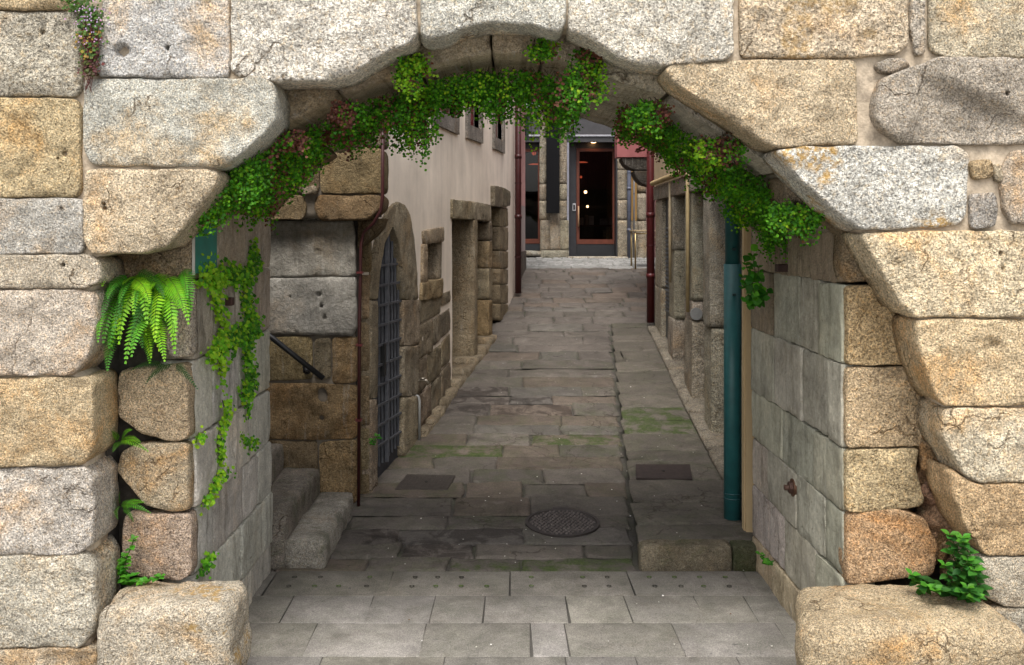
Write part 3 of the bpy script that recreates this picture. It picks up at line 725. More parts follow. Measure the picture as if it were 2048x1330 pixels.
hs([(470, 768), (618, 768), (712, 772), (713, 876), (640, 879), (470, 876)], (.22, .16, .088), pits=[(*XZ(644, 786, YH), .035, .07), (*XZ(644, 795, YH), .035, .07), (*XZ(643, 836, YH), .02, .04)], amp=.02)
hs([(470, 882), (632, 884), (636, 1000), (470, 1000)], (.19, .145, .09)); hs([(640, 886), (710, 880), (713, 890), (713, 1006), (640, 1004)], (.23, .165, .09))
hs([(640, 1010), (713, 1012), (714, 1040), (640, 1040)], (.15, .125, .09))
mb = MB(); mb.box(-5, 7.82, -.05, -1.175, 8.3, 4.65); mb.box(-5, 7.68, 2.3, -1.0, 7.98, 4.65); mb.build('wall_core', M['dirt'], house)
# upper gable above the masonry
mb = MB(); mb.box(-5, 7.60, 3.40, -.955, 7.97, 4.7); mb.build('gable', M['dark_granite'], house, tint=(.15, .115, .075))
# side stones along the alley between corner and doorway
for i, (v0, v1) in enumerate(((452, 545), (548, 640), (643, 745), (748, 850), (853, 940), (943, 1000))):
    ya, yb = 7.96, solve(xL, 736)
    z0, z1 = H-(v1-CY)*8.0/F, H-(v0-CY)*8.0/F
    stone('stone_block', [(ya, z0+.005), (yb+.05, z0+.005), (yb+.05, z1-.005), (ya, z1-.005)], lambda a, b, d: (xL(a)-d+.015, a, b), .25, M['dark_granite'], house, jit((.21, .16, .095), .1), R=.025, sp=.04, amp=.01, rc=.03)
# plaster side wall
archhole = [(743, 1010), (743, 600), (748, 520), (762, 465), (782, 432), (803, 462), (812, 530), (815, 600), (815, 1010)]
archin = [(747, 1010), (748, 590), (753, 530), (762, 488), (778, 453), (790, 482), (798, 530), (803, 600), (803, 1010)]
nich = [(849, 487), (879, 484), (879, 560), (850, 566)]
nichhole = [(845, 480), (881, 477), (881, 575), (846, 580)]; opABhole = [(904, 425), (977, 428), (977, 780), (947, 790), (904, 800)]; opChole = [(982, 400), (1003, 402), (1003, 700), (982, 720)]
opA = [(903, 440), (944, 440), (944, 800), (903, 800)]; opB = [(950, 445), (975, 445), (975, 780), (950, 780)]; opC = [(981, 415), (994, 415), (994, 720), (981, 720)]
SILL, HEAD = 3.42, 4.45
wins = [(solve(xL, 872), solve(xL, 908)), (solve(xL, 936), solve(xL, 957)), (solve(xL, 988), solve(xL, 1003))]
holes = [lpoly(p) for p in (archhole, nichhole, opABhole, opChole)]+[[(a, SILL), (b, SILL), (b, HEAD), (a, HEAD)] for a, b in wins]
outline = [(7.98, -.05)]+[(8+i*.5, zg(8+i*.5)-.06) for i in range(1, 15)]+[(15.45, zg(15.45)-.06), (15.45, 4.72), (7.98, 4.72)]
def holed(name, outline, holes, mapf, mat, parent, tint, sp=.22, th=.05, hsp=.06):
    B = resample([Vector(p) for p in outline], sp); pts = [tuple(p) for p in B]; ed = [(i, (i+1) % len(B)) for i in range(len(B))]
    hb = []
    for h in holes:
        q = resample([Vector(p) for p in h], hsp); b = len(pts); pts += [tuple(p) for p in q]; ed += [(b+i, b+(i+1) % len(q)) for i in range(len(q))]; hb.append(q)
    A = np.array(pts); mn, mx = A.min(0), A.max(0)
    gpts = np.array([(x, z) for x in np.arange(mn[0], mx[0], sp) for z in np.arange(mn[1], mx[1], sp)])
    gpts = gpts[inside(gpts, [tuple(p) for p in B])]
    for h in hb: gpts = gpts[edist(gpts, [tuple(p) for p in h]) > .03]
    gpts = gpts[edist(gpts, [tuple(p) for p in B]) > .05]
    allp = [Vector(p) for p in pts]+[Vector(p) for p in gpts.tolist()]
    vs, es, fs, *_ = delaunay_2d_cdt(allp, ed, [], 1, 1e-5)
    cen = np.array([tuple((vs[f[0]]+vs[f[1]]+vs[f[2]])/3) for f in fs]); keep = np.ones(len(fs), bool)
    for h in hb: keep &= ~inside(cen, [tuple(p) for p in h])
    fs = [tuple(f) for f, k in zip(fs, keep) if k]
    W = [mapf(v[0], v[1], .006*nz((v[0], v[1], 0), 1.2)) for v in vs]; n = len(W); W += [mapf(v[0], v[1], th) for v in vs]
    cnt = {}
    for f in fs:
        for i in range(3):
            a, b = f[i], f[(i+1) % 3]; cnt[(a, b)] = 1
    F_ = list(fs)+[tuple(n+i for i in reversed(f)) for f in fs]
    for (a, b) in cnt:
        if (b, a) not in cnt: F_.append((b, a, n+a, n+b))
    return mk(name, W, F_, mat, parent, tint=tint, smooth=False, fix=True)
PINK = (.83, .725, .615)
holed('plaster_wall', outline, holes, mapL, M['plaster'], house, PINK)
mb = MB()
for i in range(15):
    ya, yb = 8.1+i*.49, 8.1+(i+1)*.49
    mb.hexa([(xL(ya)-.62, ya, -.05), (xL(yb)-.62, yb, -.05), (xL(yb)-.7, yb, -.05), (xL(ya)-.7, ya, -.05), (xL(ya)-.62, ya, 4.72), (xL(yb)-.62, yb, 4.72), (xL(yb)-.7, yb, 4.72), (xL(ya)-.7, ya, 4.72)])
mb.hexa([(-5, 7.6, 4.725), (-.95, 7.6, 4.725), (.2, 15.45, 4.725), (-5, 15.45, 4.725), (-5, 7.6, 4.82), (-.95, 7.6, 4.82), (.2, 15.45, 4.82), (-5, 15.45, 4.82)])
mb.build('back_wall', M['dirt'], house)
def ls(name, poly, tint, depth=.3, off=.03, **kw):
    kw.setdefault('R', .012); kw.setdefault('amp', .012); kw.setdefault('rc', .014); kw.setdefault('grow', .006)
    return stone(name, lpoly(poly), lambda a, b, d: (xL(a)-d+off, a, b), depth, M['dark_granite'], kw.pop('parent', house), jit(tint, .08), sp=.04, **kw)
ST = (.265, .22, .155)
dw = ls('door_surround', [(736, 995), (736, 800), (748, 800), (748, 985)], ST, .2)
for q in ([(736, 796), (736, 602), (749, 602), (748, 796)], [(736, 598), (739, 530), (748, 480), (760, 445), (774, 418), (789, 405), (779, 452), (763, 487), (754, 530), (749, 598)],
          [(790, 405), (803, 411), (814, 429), (823, 480), (828, 540), (830, 598), (804, 598), (801, 560), (797, 520), (791, 485), (780, 452)],
          [(803, 602), (833, 600), (833, 688), (803, 690)], [(803, 694), (831, 692), (831, 788), (803, 792)], [(803, 796), (830, 792), (828, 893), (803, 912)]):
    ls('door_surround', q, ST, .2)
# iron grille gate
gt = MB(); yA, yB = solve(xL, 747), solve(xL, 804)
ai = lpoly(archin); 
def archtop(y):
    zz = [(p[0], p[1]) for p in ai[1:8]]; return float(np.interp(y, [p[0] for p in zz], [p[1] for p in zz]))
og = .02
pan = MB(); n = 24
for i in range(n):
    y0, y1 = yA+(yB-yA)*i/n, yA+(yB-yA)*(i+1)/n
    pan.hexa([(xL(y0)-.035, y0, zg(y0)-.02), (xL(y1)-.035, y1, zg(y1)-.02), (xL(y1)-.055, y1, zg(y1)-.02), (xL(y0)-.055, y0, zg(y0)-.02),
              (xL(y0)-.035, y0, archtop(y0)), (xL(y1)-.035, y1, archtop(y1)), (xL(y1)-.055, y1, archtop(y1)), (xL(y0)-.055, y0, archtop(y0))])
gate_o = pan.build('iron_gate', M['iron'], house, False, (.055, .056, .068))
k = 0
y = yA+.03
while y < yB-.01:
    gt.box(xL(y)-.03, y-.007, zg(y)+.10, xL(y)-.012, y+.007, archtop(y)-.01); y += .085
ym = (yA+yB)/2; gt.box(xL(ym)-.03, ym-.018, zg(ym)+.08, xL(ym)+.004, ym+.018, archtop(ym)-.01)
z = .42
while z < 2.0:
    y0, y1 = yA+.02, yB-.02
    while y0 < ym and archtop(y0) < z+.03: y0 += .02
    while y1 > ym and archtop(y1) < z+.03: y1 -= .02
    if zg(y1) < z-.05: gt.hexa([(xL(y0)-.012, y0, z-.009), (xL(y1)-.012, y1, z-.009), (xL(y1)+.003, y1, z-.009), (xL(y0)+.003, y0, z-.009), (xL(y0)-.012, y0, z+.009), (xL(y1)-.012, y1, z+.009), (xL(y1)+.003, y1, z+.009), (xL(y0)+.003, y0, z+.009)])
    z += .165
gt.build('bar_grid', M['iron'], gate_o, False, (.10, .102, .115), True)
lk = MB(); yl = solve(xL, 768); lk.box(xL(yl)-.03, yl-.04, .98, xL(yl)+.012, yl+.04, 1.25); lk.build('lock_box', M['iron'], gate_o, False, (.01, .01, .01))
# niche
nf = ls('niche_frame', [(843, 462), (883, 455), (883, 482), (845, 488)], (.27, .22, .15), .25)
ls('niche_frame', [(840, 566), (881, 558), (880, 592), (838, 600)], (.25, .19, .115), .25); ls('niche_frame', [(842, 490), (849, 489), (850, 564), (841, 565)], (.26, .2, .13), .25)
ls('niche_back', [(846, 484), (881, 480), (881, 566), (847, 570)], (.24, .21, .17), .05, off=-.12)
ls('niche_frame', [(876, 483), (883, 482), (882, 557), (876, 560)], (.26, .22, .16), .25, off=.005)
# rubble stonework under the plaster
for q in ([(833, 602), (879, 594), (879, 625), (833, 650)], [(881, 590), (899, 582), (899, 602), (881, 610)], [(833, 654), (864, 640), (864, 700), (833, 720)], [(866, 640), (898, 618), (898, 660), (866, 690)],
          [(833, 724), (852, 714), (852, 770), (833, 790)], [(854, 710), (880, 690), (880, 745), (854, 770)], [(882, 686), (898, 668), (898, 720), (882, 735)], [(833, 794), (860, 772), (860, 830), (833, 862)], [(862, 768), (880, 750), (880, 800), (862, 826)], [(882, 742), (899, 726), (899, 780), (882, 800)], [(831, 868), (866, 828), (866, 850), (831, 905)], [(868, 826), (900, 786), (900, 806), (868, 848)]):
    ls('wall_stone', q, (.225, .185, .13), .15, off=.012)
# door frames A, B, C
ls('door_frame', [(901, 400), (942, 404), (942, 438), (901, 436)], ST, .5); ls('door_frame', [(943, 404), (978, 411), (978, 442), (943, 438)], ST, .5)
ls('door_frame', [(944, 440), (950, 440), (950, 752), (944, 760)], (.28, .225, .15), .55)
for v0, v1, c in ((445, 480, DK), (483, 535, (.27, .2, .115)), (538, 598, (.25, .2, .13)), (601, 672, (.29, .215, .115)), (675, 730, (.2, .17, .13))):
    ls('door_frame', [(974, v0), (980, v0+1), (980, v1), (974, v1)], c, .55)
ls('door_frame', [(981, 372), (998, 376), (998, 414), (981, 412)], (.17, .14, .1), .4, off=.06); ls('door_frame', [(999, 376), (1013, 384), (1012, 410), (999, 414)], (.15, .125, .09), .4, off=.06)
for v0, v1 in ((416, 452), (454, 500), (502, 536), (538, 568), (570, 606), (608, 640)): ls('door_frame', [(996, v0), (1012, v0+2), (1012, v1), (996, v1)], (.2, .16, .105), .3)
for (p, c, d) in ((opA, (.24, .2, .165), .50), (opB, (.02, .018, .016), .5), (opC, (.012, .012, .014), .10)):
    q = lpoly(p); ya, yb = q[0][0], q[1][0]; zt = max(t[1] for t in q)
    mb = MB(); mb.hexa([(xL(ya)-d, ya, zg(ya)-.02), (xL(yb)-d, yb, zg(ya)-.02), (xL(yb)-d-.03, yb, zg(ya)-.02), (xL(ya)-d-.03, ya, zg(ya)-.02), (xL(ya)-d, ya, zt), (xL(yb)-d, yb, zt), (xL(yb)-d-.03, yb, zt), (xL(ya)-d-.03, ya, zt)])
    mb.build('door', M['paint'], house, tint=c)
mb = MB()   # thresholds
for ya, yb in ((solve(xL, 833), solve(xL, 900)), (solve(xL, 900), solve(xL, 980))):
    n = 5
    for i in range(n):
        a, b = ya+(yb-ya)*i/n, ya+(yb-ya)*(i+1)/n-.012
        vs, fs = rbox(-.5, a, zg(a)-.1, .10, b, zg(b)+.035, .02, .06, .006, rot=lambda p: Vector((p.x+xL(p.y), p.y, p.z)))
        mb.add(vs, fs)
mb.build('threshold', M['dark_granite'], house, True, (.24, .195, .135))
# upstairs windows
for (a, b) in wins:
    mb = MB(); w = .13
    for (y0, y1, z0, z1) in ((a-w, a, SILL-.16, HEAD+.15), (b, b+w, SILL-.16, HEAD+.15), (a, b, SILL-.16, SILL), (a, b, HEAD, HEAD+.15)):
        mb.hexa([(xL(y0)+.03, y0, z0), (xL(y1)+.03, y1, z0), (xL(y1)-.22, y1, z0), (xL(y0)-.22, y0, z0), (xL(y0)+.03, y0, z1), (xL(y1)+.03, y1, z1), (xL(y1)-.22, y1, z1), (xL(y0)-.22, y0, z1)])
    fr = mb.build('window', M['dark_granite'], house, tint=(.24, .215, .19), fix=True)
    mb = MB(); ym = (a+b)/2
    for (y0, y1, z0, z1) in ((a, a+.06, SILL, HEAD), (b-.06, b, SILL, HEAD), (ym-.03, ym+.03, SILL, HEAD), (a+.06, ym-.03, SILL, SILL+.09), (ym+.03, b-.06, SILL, SILL+.09), (a+.06, ym-.03, SILL+.7, SILL+.74), (ym+.03, b-.06, SILL+.7, SILL+.74)):
        mb.hexa([(xL(y0)-.06, y0, z0), (xL(y1)-.06, y1, z0), (xL(y1)-.1, y1, z0), (xL(y0)-.1, y0, z0), (xL(y0)-.06, y0, z1), (xL(y1)-.06, y1, z1), (xL(y1)-.1, y1, z1), (xL(y0)-.1, y0, z1)])
    mb.build('sash', M['paint'], fr, tint=(.14, .02, .022))
    mb = MB(); mb.hexa([(xL(a)-.08, a, SILL), (xL(b)-.08, b, SILL), (xL(b)-.085, b, SILL), (xL(a)-.085, a, SILL), (xL(a)-.08, a, HEAD), (xL(b)-.08, b, HEAD), (xL(b)-.085, b, HEAD), (xL(a)-.085, a, HEAD)])
    mb.build('pane', M['black'], fr, tint=(.35, .35, .37))

# pipes on the left
t = thing('drainpipe', 'thin dark red pipe running down the granite corner beside the iron gate', 'pipe', tuple(P(716, 1010, 7.72)), 'dark red pipes on the house fronts')
mb = MB(); mb.tube([P(766, 120, 7.58), P(765, 395, 7.58), P(762, 420, 7.58), P(748, 446, 7.62), P(728, 464, 7.68), P(722, 490, 7.69), P(719, 640, 7.69), P(717, 1012, 7.69)], .013, 8); mb.build('pipe', M['paint'], t, True, (.045, .010, .010))
mb = MB()
for v in (545, 690, 840): p = P(720-(v-545)*.008, v, 7.69); mb.box(p.x-.024, 7.665, p.z-.008, p.x+.024, 7.72, p.z+.008)
mb.build('clip', M['paint'], t, tint=(.10, .015, .015))
def downpipe(name, label, x, y, z0, z1, r, tint, joints=(), group=None, clips=()):
    t = thing(name, label, 'drainpipe', (x, y, z0), group)
    mb = MB(); mb.tube([(x, y, z0), (x, y, (z0+z1)/2), (x, y, z1)], r, 18); mb.build('pipe', M['paint'], t, True, tint)
    for z in joints: mb = MB(); mb.tube([(x, y, z-.03), (x, y, z+.03)], r*1.14, 18); mb.build('collar', M['paint'], t, True, tint)
    for z in clips:
        mb = MB(); mb.tube([(x, y, z-.012), (x, y, z+.012)], r*1.1, 18); mb.box(x-.008, y, z-.01, x+.008, y+r+.05, z+.01); mb.build('clip', M['paint'], t, False, tuple(c*.6 for c in tint))
    return t
yp = solve(xL, 1027)
downpipe('drainpipe', 'dark red drainpipe between the pale plaster house and the pink house', xL(yp)+.07, yp-.05, zg(yp)+.03, 4.85, .048, (.050, .010, .010), (2.4, 3.3), 'dark red pipes on the house fronts', (1.8, 2.9))
# tap and its pipe
t = thing('water_tap', 'small outdoor tap with white pipe on the wall right of the arched iron gate', 'tap', tuple(P(828, 895, solve(xL, 828))))
ya = solve(xL, 828); xa = xL(ya)+.05
mb = MB(); mb.tube([(xa, ya, zg(ya)), (xa, ya, .62), (xa-.01, ya, .66), (xa-.06, ya, .68)], .013, 8); mb.build('pipe', M['paint'], t, True, (.33, .33, .32))
mb = MB(); mb.tube([(xa-.05, ya+.06, .80), (xa+.06, ya+.06, .80), (xa+.08, ya+.06, .77)], .012, 8); mb.box(xa+.0, ya+.035, .815, xa+.05, ya+.085, .825); mb.build('spout', M['brass'], t, True, (.45, .40, .33))

# pink house beyond
ph = thing('pink_house', 'salmon pink house with dark plinth at the far left end of the alley', 'house', (xL(16), 16, 1.4))
y0, y1 = 15.47, 17.0
def wallprism(z0, z1, off=0.0):
    mb = MB(); a, b = xL(y0)+off, xL(y1)+off
    mb.hexa([(-3.5, y0, z0), (a, y0, z0), (b, y1+off, z0), (-3.5, y1+.3+off, z0), (-3.5, y0, z1), (a, y0, z1), (b, y1+off, z1), (-3.5, y1+.3+off, z1)]); return mb
wallprism(1.0, 2.6).build('lower_wall', M['plaster'], ph, tint=(.40, .33, .31)); wallprism(2.603, 4.42).build('upper_wall', M['plaster'], ph, tint=(.50, .28, .26))
wallprism(4.423, 4.9, .18).build('jetty', M['plaster'], ph, tint=(.50, .28, .26))
wallprism(1.05, 1.85, .02).build('plinth', M['dark_granite'], ph, tint=(.13, .11, .095))
t = MB(); t.box(xL(17)+.0, 16.98, 3.72, xL(17)+.06, 17.02, 4.15); o = tag(bev(t.build('wall_sign', M['paint'], tint=(.03, .05, .045)), .006), 'small dark green plate edge-on at the far corner of the pink house', 'sign')

# ================================================================== FAR END: cafe front
YC = 19.3
cafe = thing('cafe_building', 'low stone shopfront with dark fascia and glazed doors closing the end of the alley', 'shop', (1.2, YC, 1.66))
def cs(poly, tint, Y=YC, **kw):
    kw.setdefault('R', .0055); kw.setdefault('amp', .004); kw.setdefault('rc', .002); kw.setdefault('grow', .0065); kw.setdefault('wob', .002)
    return stone(kw.pop('name', 'pillar_stone'), pxpoly(poly, Y), front(Y), kw.pop('depth', .35), M['jamb'], cafe, jit(tint, .06), sp=.06, **kw)
CS = (.27, .235, .18)
def fbox(u0, v0, u1, v1, Y, th): 
    mb = MB(); a = P(u0, v1, Y); b = P(u1, v0, Y); mb.box(a.x, Y, a.z, b.x, Y+th, b.z); return mb
for v0, v1 in ((231, 252), (253, 368), (369, 401), (402, 440)):
    cs([(1080, v0), (1093, v0), (1093, v1), (1080, v1)], CS); cs([(1118, v0), (1133, v0), (1133, v1), (1118, v1)], CS)
for (u0, u1) in ((1082, 1100), (1101, 1120), (1121, 1137)): cs([(u0, 427 if 1100 < u0 < 1120 else 441), (u1, 427 if 1100 < u0 < 1120 else 441), (u1, 500), (u0, 500)], CS)
cs([(1083, 501), (1137, 501), (1137, 519), (1083, 517)], (.28, .25, .2))
cs([(1000, 218), (1093, 218), (1093, 230), (1000, 230)], (.40, .33, .24), name='lintel'); cs([(1094, 215), (1300, 215), (1300, 230), (1094, 230)], (.40, .33, .24), name='lintel')
cs([(1030, 501), (1082, 503), (1082, 512), (1030, 510)], (.36, .33, .28), name='sill'); cs([(1134, 514), (1256, 514), (1256, 520), (1134, 521)], (.34, .3, .25), name='sill', Y=YC-.12)
for v0, v1 in ((231, 300), (301, 340), (341, 400), (401, 440), (441, 514)):
    cs([(1236, v0), (1254 if v1 < 441 else 1258, v0), (1254 if v1 < 441 else 1258, v1), (1236, v1)], CS)
fbox(1080.5, 231, 1133, 516, YC+.012, .3).build('pillar_core', M['jamb'], cafe, tint=(.24, .21, .16)); fbox(1236.5, 231, 1253.5, 513, YC+.012, .3).build('pillar_core', M['jamb'], cafe, tint=(.24, .21, .16))
bev(fbox(1093, 120, 1119, 426, YC-.16, .12).build('banner_panel', M['black'], cafe, tint=(.006, .006, .007)), .006)
for (u0, u1) in ((1000, 1080), (1133, 1236)):
    fbox(u0, 232, u1, 268, YC+.05, .1).build('fascia', M['paint'], cafe, tint=(.045, .043, .045))
    fbox(u0, 269, u1, 272.5, YC+.0, .12).build('trim_strip', M['paint'], cafe, tint=(.34, .34, .37))
    fbox(u0, 273.5, u1, 284, YC+.03, .12).build('shutter_box', M['paint'], cafe, tint=(.04, .04, .042))
fbox(1134, 285, 1138, 513, YC+.02, .4).build('door_jamb', M['paint'], cafe, tint=(.22, .22, .26))
fbox(1232, 285, 1236, 513, YC+.02, .4).build('door_jamb', M['paint'], cafe, tint=(.025, .025, .028))
def glazed(name, u0, v0, u1, v1, Y, par, base):
    """red-brown timber frame with one big pane over a dark kick panel"""
    mb = MB(); a = P(u0, v1, Y); b = P(u1, v0, Y); w = .052*1.1
    mb.box(a.x, Y, a.z, b.x, Y+.06, a.z+w*1.6); mb.box(a.x, Y, b.z-w, b.x, Y+.06, b.z); mb.box(a.x, Y, a.z+w*1.6, a.x+w, Y+.06, b.z-w); mb.box(b.x-w, Y, a.z+w*1.6, b.x, Y+.06, b.z-w)
    d = mb.build(name, M['wood'], par, tint=(.105, .030, .017))
    g = MB(); g.box(a.x+w, Y+.025, a.z+w*1.6, b.x-w, Y+.031, b.z-w); g.build('pane', M['glass'], d)
    return d
g = G('shop_glass'); tr = g.n('ShaderNodeBsdfTransparent'); tr.inputs[0].default_value = (.55, .55, .55, 1); gl = g.n('ShaderNodeBsdfGlossy'); gl.inputs['Roughness'].default_value = .02
fr = g.n('ShaderNodeFresnel'); fr.inputs[0].default_value = 1.45; mx = g.n('ShaderNodeMixShader'); g.put(mx.inputs[0], fr.outputs[0]); g.put(mx.inputs[1], tr.outputs[0]); g.put(mx.inputs[2], gl.outputs[0]); g.put(g.out.inputs['Surface'], mx.outputs[0]); M['glass'] = g.m
dr = glazed('door', 1153, 297, 1231, 488, YC+.32, cafe, 513)
fbox(1153, 489, 1231.5, 513, YC+.32, .06).build('kick_panel', M['paint'], dr, tint=(.02, .021, .024))
fbox(1138.5, 285, 1152.5, 513, YC+.34, .06).build('side_panel', M['paint'], cafe, tint=(.03, .03, .034)); fbox(1153, 285, 1231.5, 296.5, YC+.34, .06).build('transom', M['paint'], cafe, tint=(.012, .012, .013))
mb = MB(); pa, pb = P(1157, 413, YC+.27), P(1157, 452, YC+.27)
mb.tube([pa+Vector((0, .06, 0)), pa, pb, pb+Vector((0, .06, 0))], .016, 8); mb.build('handle', M['wood'], dr, True, (.35, .21, .12))
mb = fbox(1145, 407, 1151.5, 422, YC+.32, .02); it = bev(mb.build('door_intercom', M['iron'], cafe, tint=(.45, .45, .47)), .008); fbox(1146.6, 409.5, 1150, 419.5, YC+.317, .003).build('screen', M['black'], it, tint=(.01, .01, .012))
wn = glazed('window', 1030, 298, 1082, 487, YC+.18, cafe, 500)
fbox(1030, 488, 1082, 500, YC+.18, .06).build('kick_panel', M['paint'], wn, tint=(.02, .022, .026)); fbox(1030, 285, 1080, 297.5, YC+.2, .06).build('transom', M['paint'], cafe, tint=(.012, .012, .013))
# room behind the glass
mb = MB(); x0, x1, z0, z1, yb, yf = -1.5, 2.6, 1.62, 4.2, YC+4.0, YC+.42
mb.box(x0, yb, z0, x1, yb+.1, z1); mb.box(x0-.1, yf, z0, x0, yb, z1); mb.box(x1, yf, z0, x1+.1, yb, z1); mb.box(x0, yf, z0-.1, x1, yb, z0); mb.box(x0, yf, z1, x1, yb, z1+.1)
mb.build('room', M['paint'], cafe, tint=(.035, .028, .025))
mb = MB(); mb.box(-3.5, YC+.35, 1.5, x0-.1, YC+4, 4.5); mb.box(-3.5, YC+.15, 1.5, .05, YC+.36, 4.5); mb.box(x0-.1, YC+.36, 4.3, 2.7, YC+4.2, 4.5); mb.box(2.32, YC+.35, 1.5, 2.7, YC+4, 4.3); mb.build('rear_wall', M['jamb'], cafe, tint=(.3, .26, .2))
ge = G('warm_lamp'); ge.b.inputs['Emission Color'].default_value = (1, .55, .25, 1); ge.b.inputs['Emission Strength'].default_value = 11; ge.done((.8, .5, .3), .5); M['lamp'] = ge.m
ge = G('red_lamp_shade'); ge.b.inputs['Emission Color'].default_value = (1, .16, .07, 1); ge.b.inputs['Emission Strength'].default_value = .55; ge.done((.5, .1, .05), .5); M['redlamp'] = ge.m
lamps = [('red lacquer pendant lamp glowing at the top of the shop door', 1164, 325, 1.6, .13), ('small bright bulb hanging midway behind the door glass', 1171, 384, 2.6, .035), ('tiny red bulb high behind the left edge of the shop door glass', 1162, 354, 2.8, .03),
         ('warm bulb low behind the shop door glass above the shelf', 1175, 413, 2.9, .028), ('wide red pendant lamp in the left shop window', 1069, 329, 1.4, .13), ('small reddish lamp at the top of the left shop window', 1068, 306, 1.8, .05)]
for lab, u, v, dy, r in lamps:
    c = P(u, v, YC+dy); t = thing('pendant_lamp', lab, 'lamp', tuple(c), 'lamps inside the shop')
    mb = MB(); n = 14; ph_ = [(0, .5), (.45, .42), (.85, .15), (1, 0)] if r > .1 else [(0, 1), (.6, .8), (1, 0), (.6, -.8), (0, -1)]
    sc = .35 if r > .1 else 1
    vs = [(c.x+a*r*math.cos(2*math.pi*k/n), c.y+a*r*math.sin(2*math.pi*k/n), c.z+b*r*sc) for a, b in ph_ for k in range(n)]
    mb.add(vs, [(i*n+k, i*n+(k+1) % n, (i+1)*n+(k+1) % n, (i+1)*n+k) for i in range(len(ph_)-1) for k in range(n)])
    mb.build('lamp_shade', M['redlamp'] if ('red' in lab) else M['lamp'], t, True)
    mb = MB(); mb.tube([(c.x, c.y, c.z+.02), (c.x, c.y, 4.2)], .004, 5); mb.build('cord', M['black'], t, tint=(.01, .01, .01))
c = P(1187, 284.5, YC+.2); mb = MB(); n = 16; mb.tube([(c.x, c.y, c.z-.008), (c.x, c.y, c.z+.012)], .045, 16); tag(mb.build('spotlight', M['lamp'], smooth=False), 'small round recessed spotlight above the shop door', 'lamp')
sh = thing('display_shelf', 'low dark wooden shelf with boxes seen through the shop door', 'shelf', tuple(P(1180, 487, YC+2.4)))
mb = MB(); a = P(1150, 450, YC+2.2); mb.box(a.x, YC+2.2, a.z-.03, a.x+1.1, YC+2.6, a.z); mb.box(a.x, YC+2.2, 1.62, a.x+.04, YC+2.6, a.z-.03); mb.box(a.x+1.06, YC+2.2, 1.62, a.x+1.1, YC+2.6, a.z-.03); mb.box(a.x+.04, YC+2.2, a.z-.35, a.x+1.06, YC+2.6, a.z-.32)
mb.build('rack', M['wood'], sh, tint=(.12, .04, .02))
for i, (dx, w, h_, c) in enumerate(((.10, .09, .16, (.5, .45, .38)), (.22, .07, .22, (.4, .3, .2)), (.31, .1, .2, (.55, .5, .45)), (.55, .16, .14, (.3, .28, .27)), (.74, .08, .18, (.42, .36, .3)), (.84, .09, .15, (.35, .2, .12)))):
    mb = MB(); mb.box(a.x+dx, YC+2.25, a.z+.003, a.x+dx+w, YC+2.4, a.z+h_)
    tag(bev(mb.build('packet', M['paint'], tint=c), .006), ('cream', 'tan', 'tall white', 'wide grey', 'beige', 'brown')[i]+' packet on the shelf behind the shop door glass', 'packet', 'packets on the shop shelf')
# upper storey set over the right of the shop
mb = MB(); p0 = P(1150, 214.5, YC+.1); mb.box(p0.x, YC+.1, p0.z, 6, YC+4, p0.z+2.4); mb.build('upper_wall', M['plaster'], cafe, tint=(.55, .43, .35))
mb = MB(); mb.box(-3.5, YC-.08, 4.545, p0.x-.003, YC+4, 4.60); mb.build('roof_edge', M['iron'], cafe, tint=(.12, .12, .13))

# neighbour with blue and ochre render
bl = thing('blue_house', 'lavender blue and ochre house with stone base right of the shop', 'house', (2.6, YC+.2, 1.66))
fbox(1248, 120, 1262, 441, YC+.22, .3).build('blue_render', M['plaster'], bl, tint=(.27, .30, .50)); fbox(1262.2, 120, 1274, 441, YC+.2, .3).build('ochre_render', M['plaster'], bl, tint=(.36, .22, .085))
for v0, v1 in ((120, 200), (202, 330), (332, 385), (387, 441)): 
    stone('pilaster_stone', pxpoly([(1274.5, v0), (1292, v0), (1292, v1), (1274.5, v1)], YC+.15), front(YC+.15), .3, M['jamb'], bl, jit(CS), R=.008, sp=.08, amp=.006, rc=.004)
for u0, u1 in ((1259, 1275), (1276, 1293)): stone('base_stone', pxpoly([(u0, 442), (u1, 442), (u1, 530), (u0, 530)], YC+.1), front(YC+.1), .3, M['jamb'], bl, jit((.30, .26, .2)), R=.008, sp=.08, amp=.008, rc=.004)
fbox(1292, 120, 1400, 530, YC+.18, .3).build('red_render', M['plaster'], bl, tint=(.16, .085, .08))
pp = P(1258, 520, YC-.02); downpipe('drainpipe', 'blue-grey drainpipe with white collar right of the shop door', pp.x, pp.y, pp.z, 4.3, .036, (.085, .095, .13), (3.0, 2.2), None, (3.3, 2.55))
pp = P(1268, 522, YC+.0); downpipe('drainpipe', 'thin grey conduit on the ochre strip beside the blue house', pp.x, pp.y, pp.z, 4.3, .016, (.17, .17, .18), (), None, (2.1, 2.9))

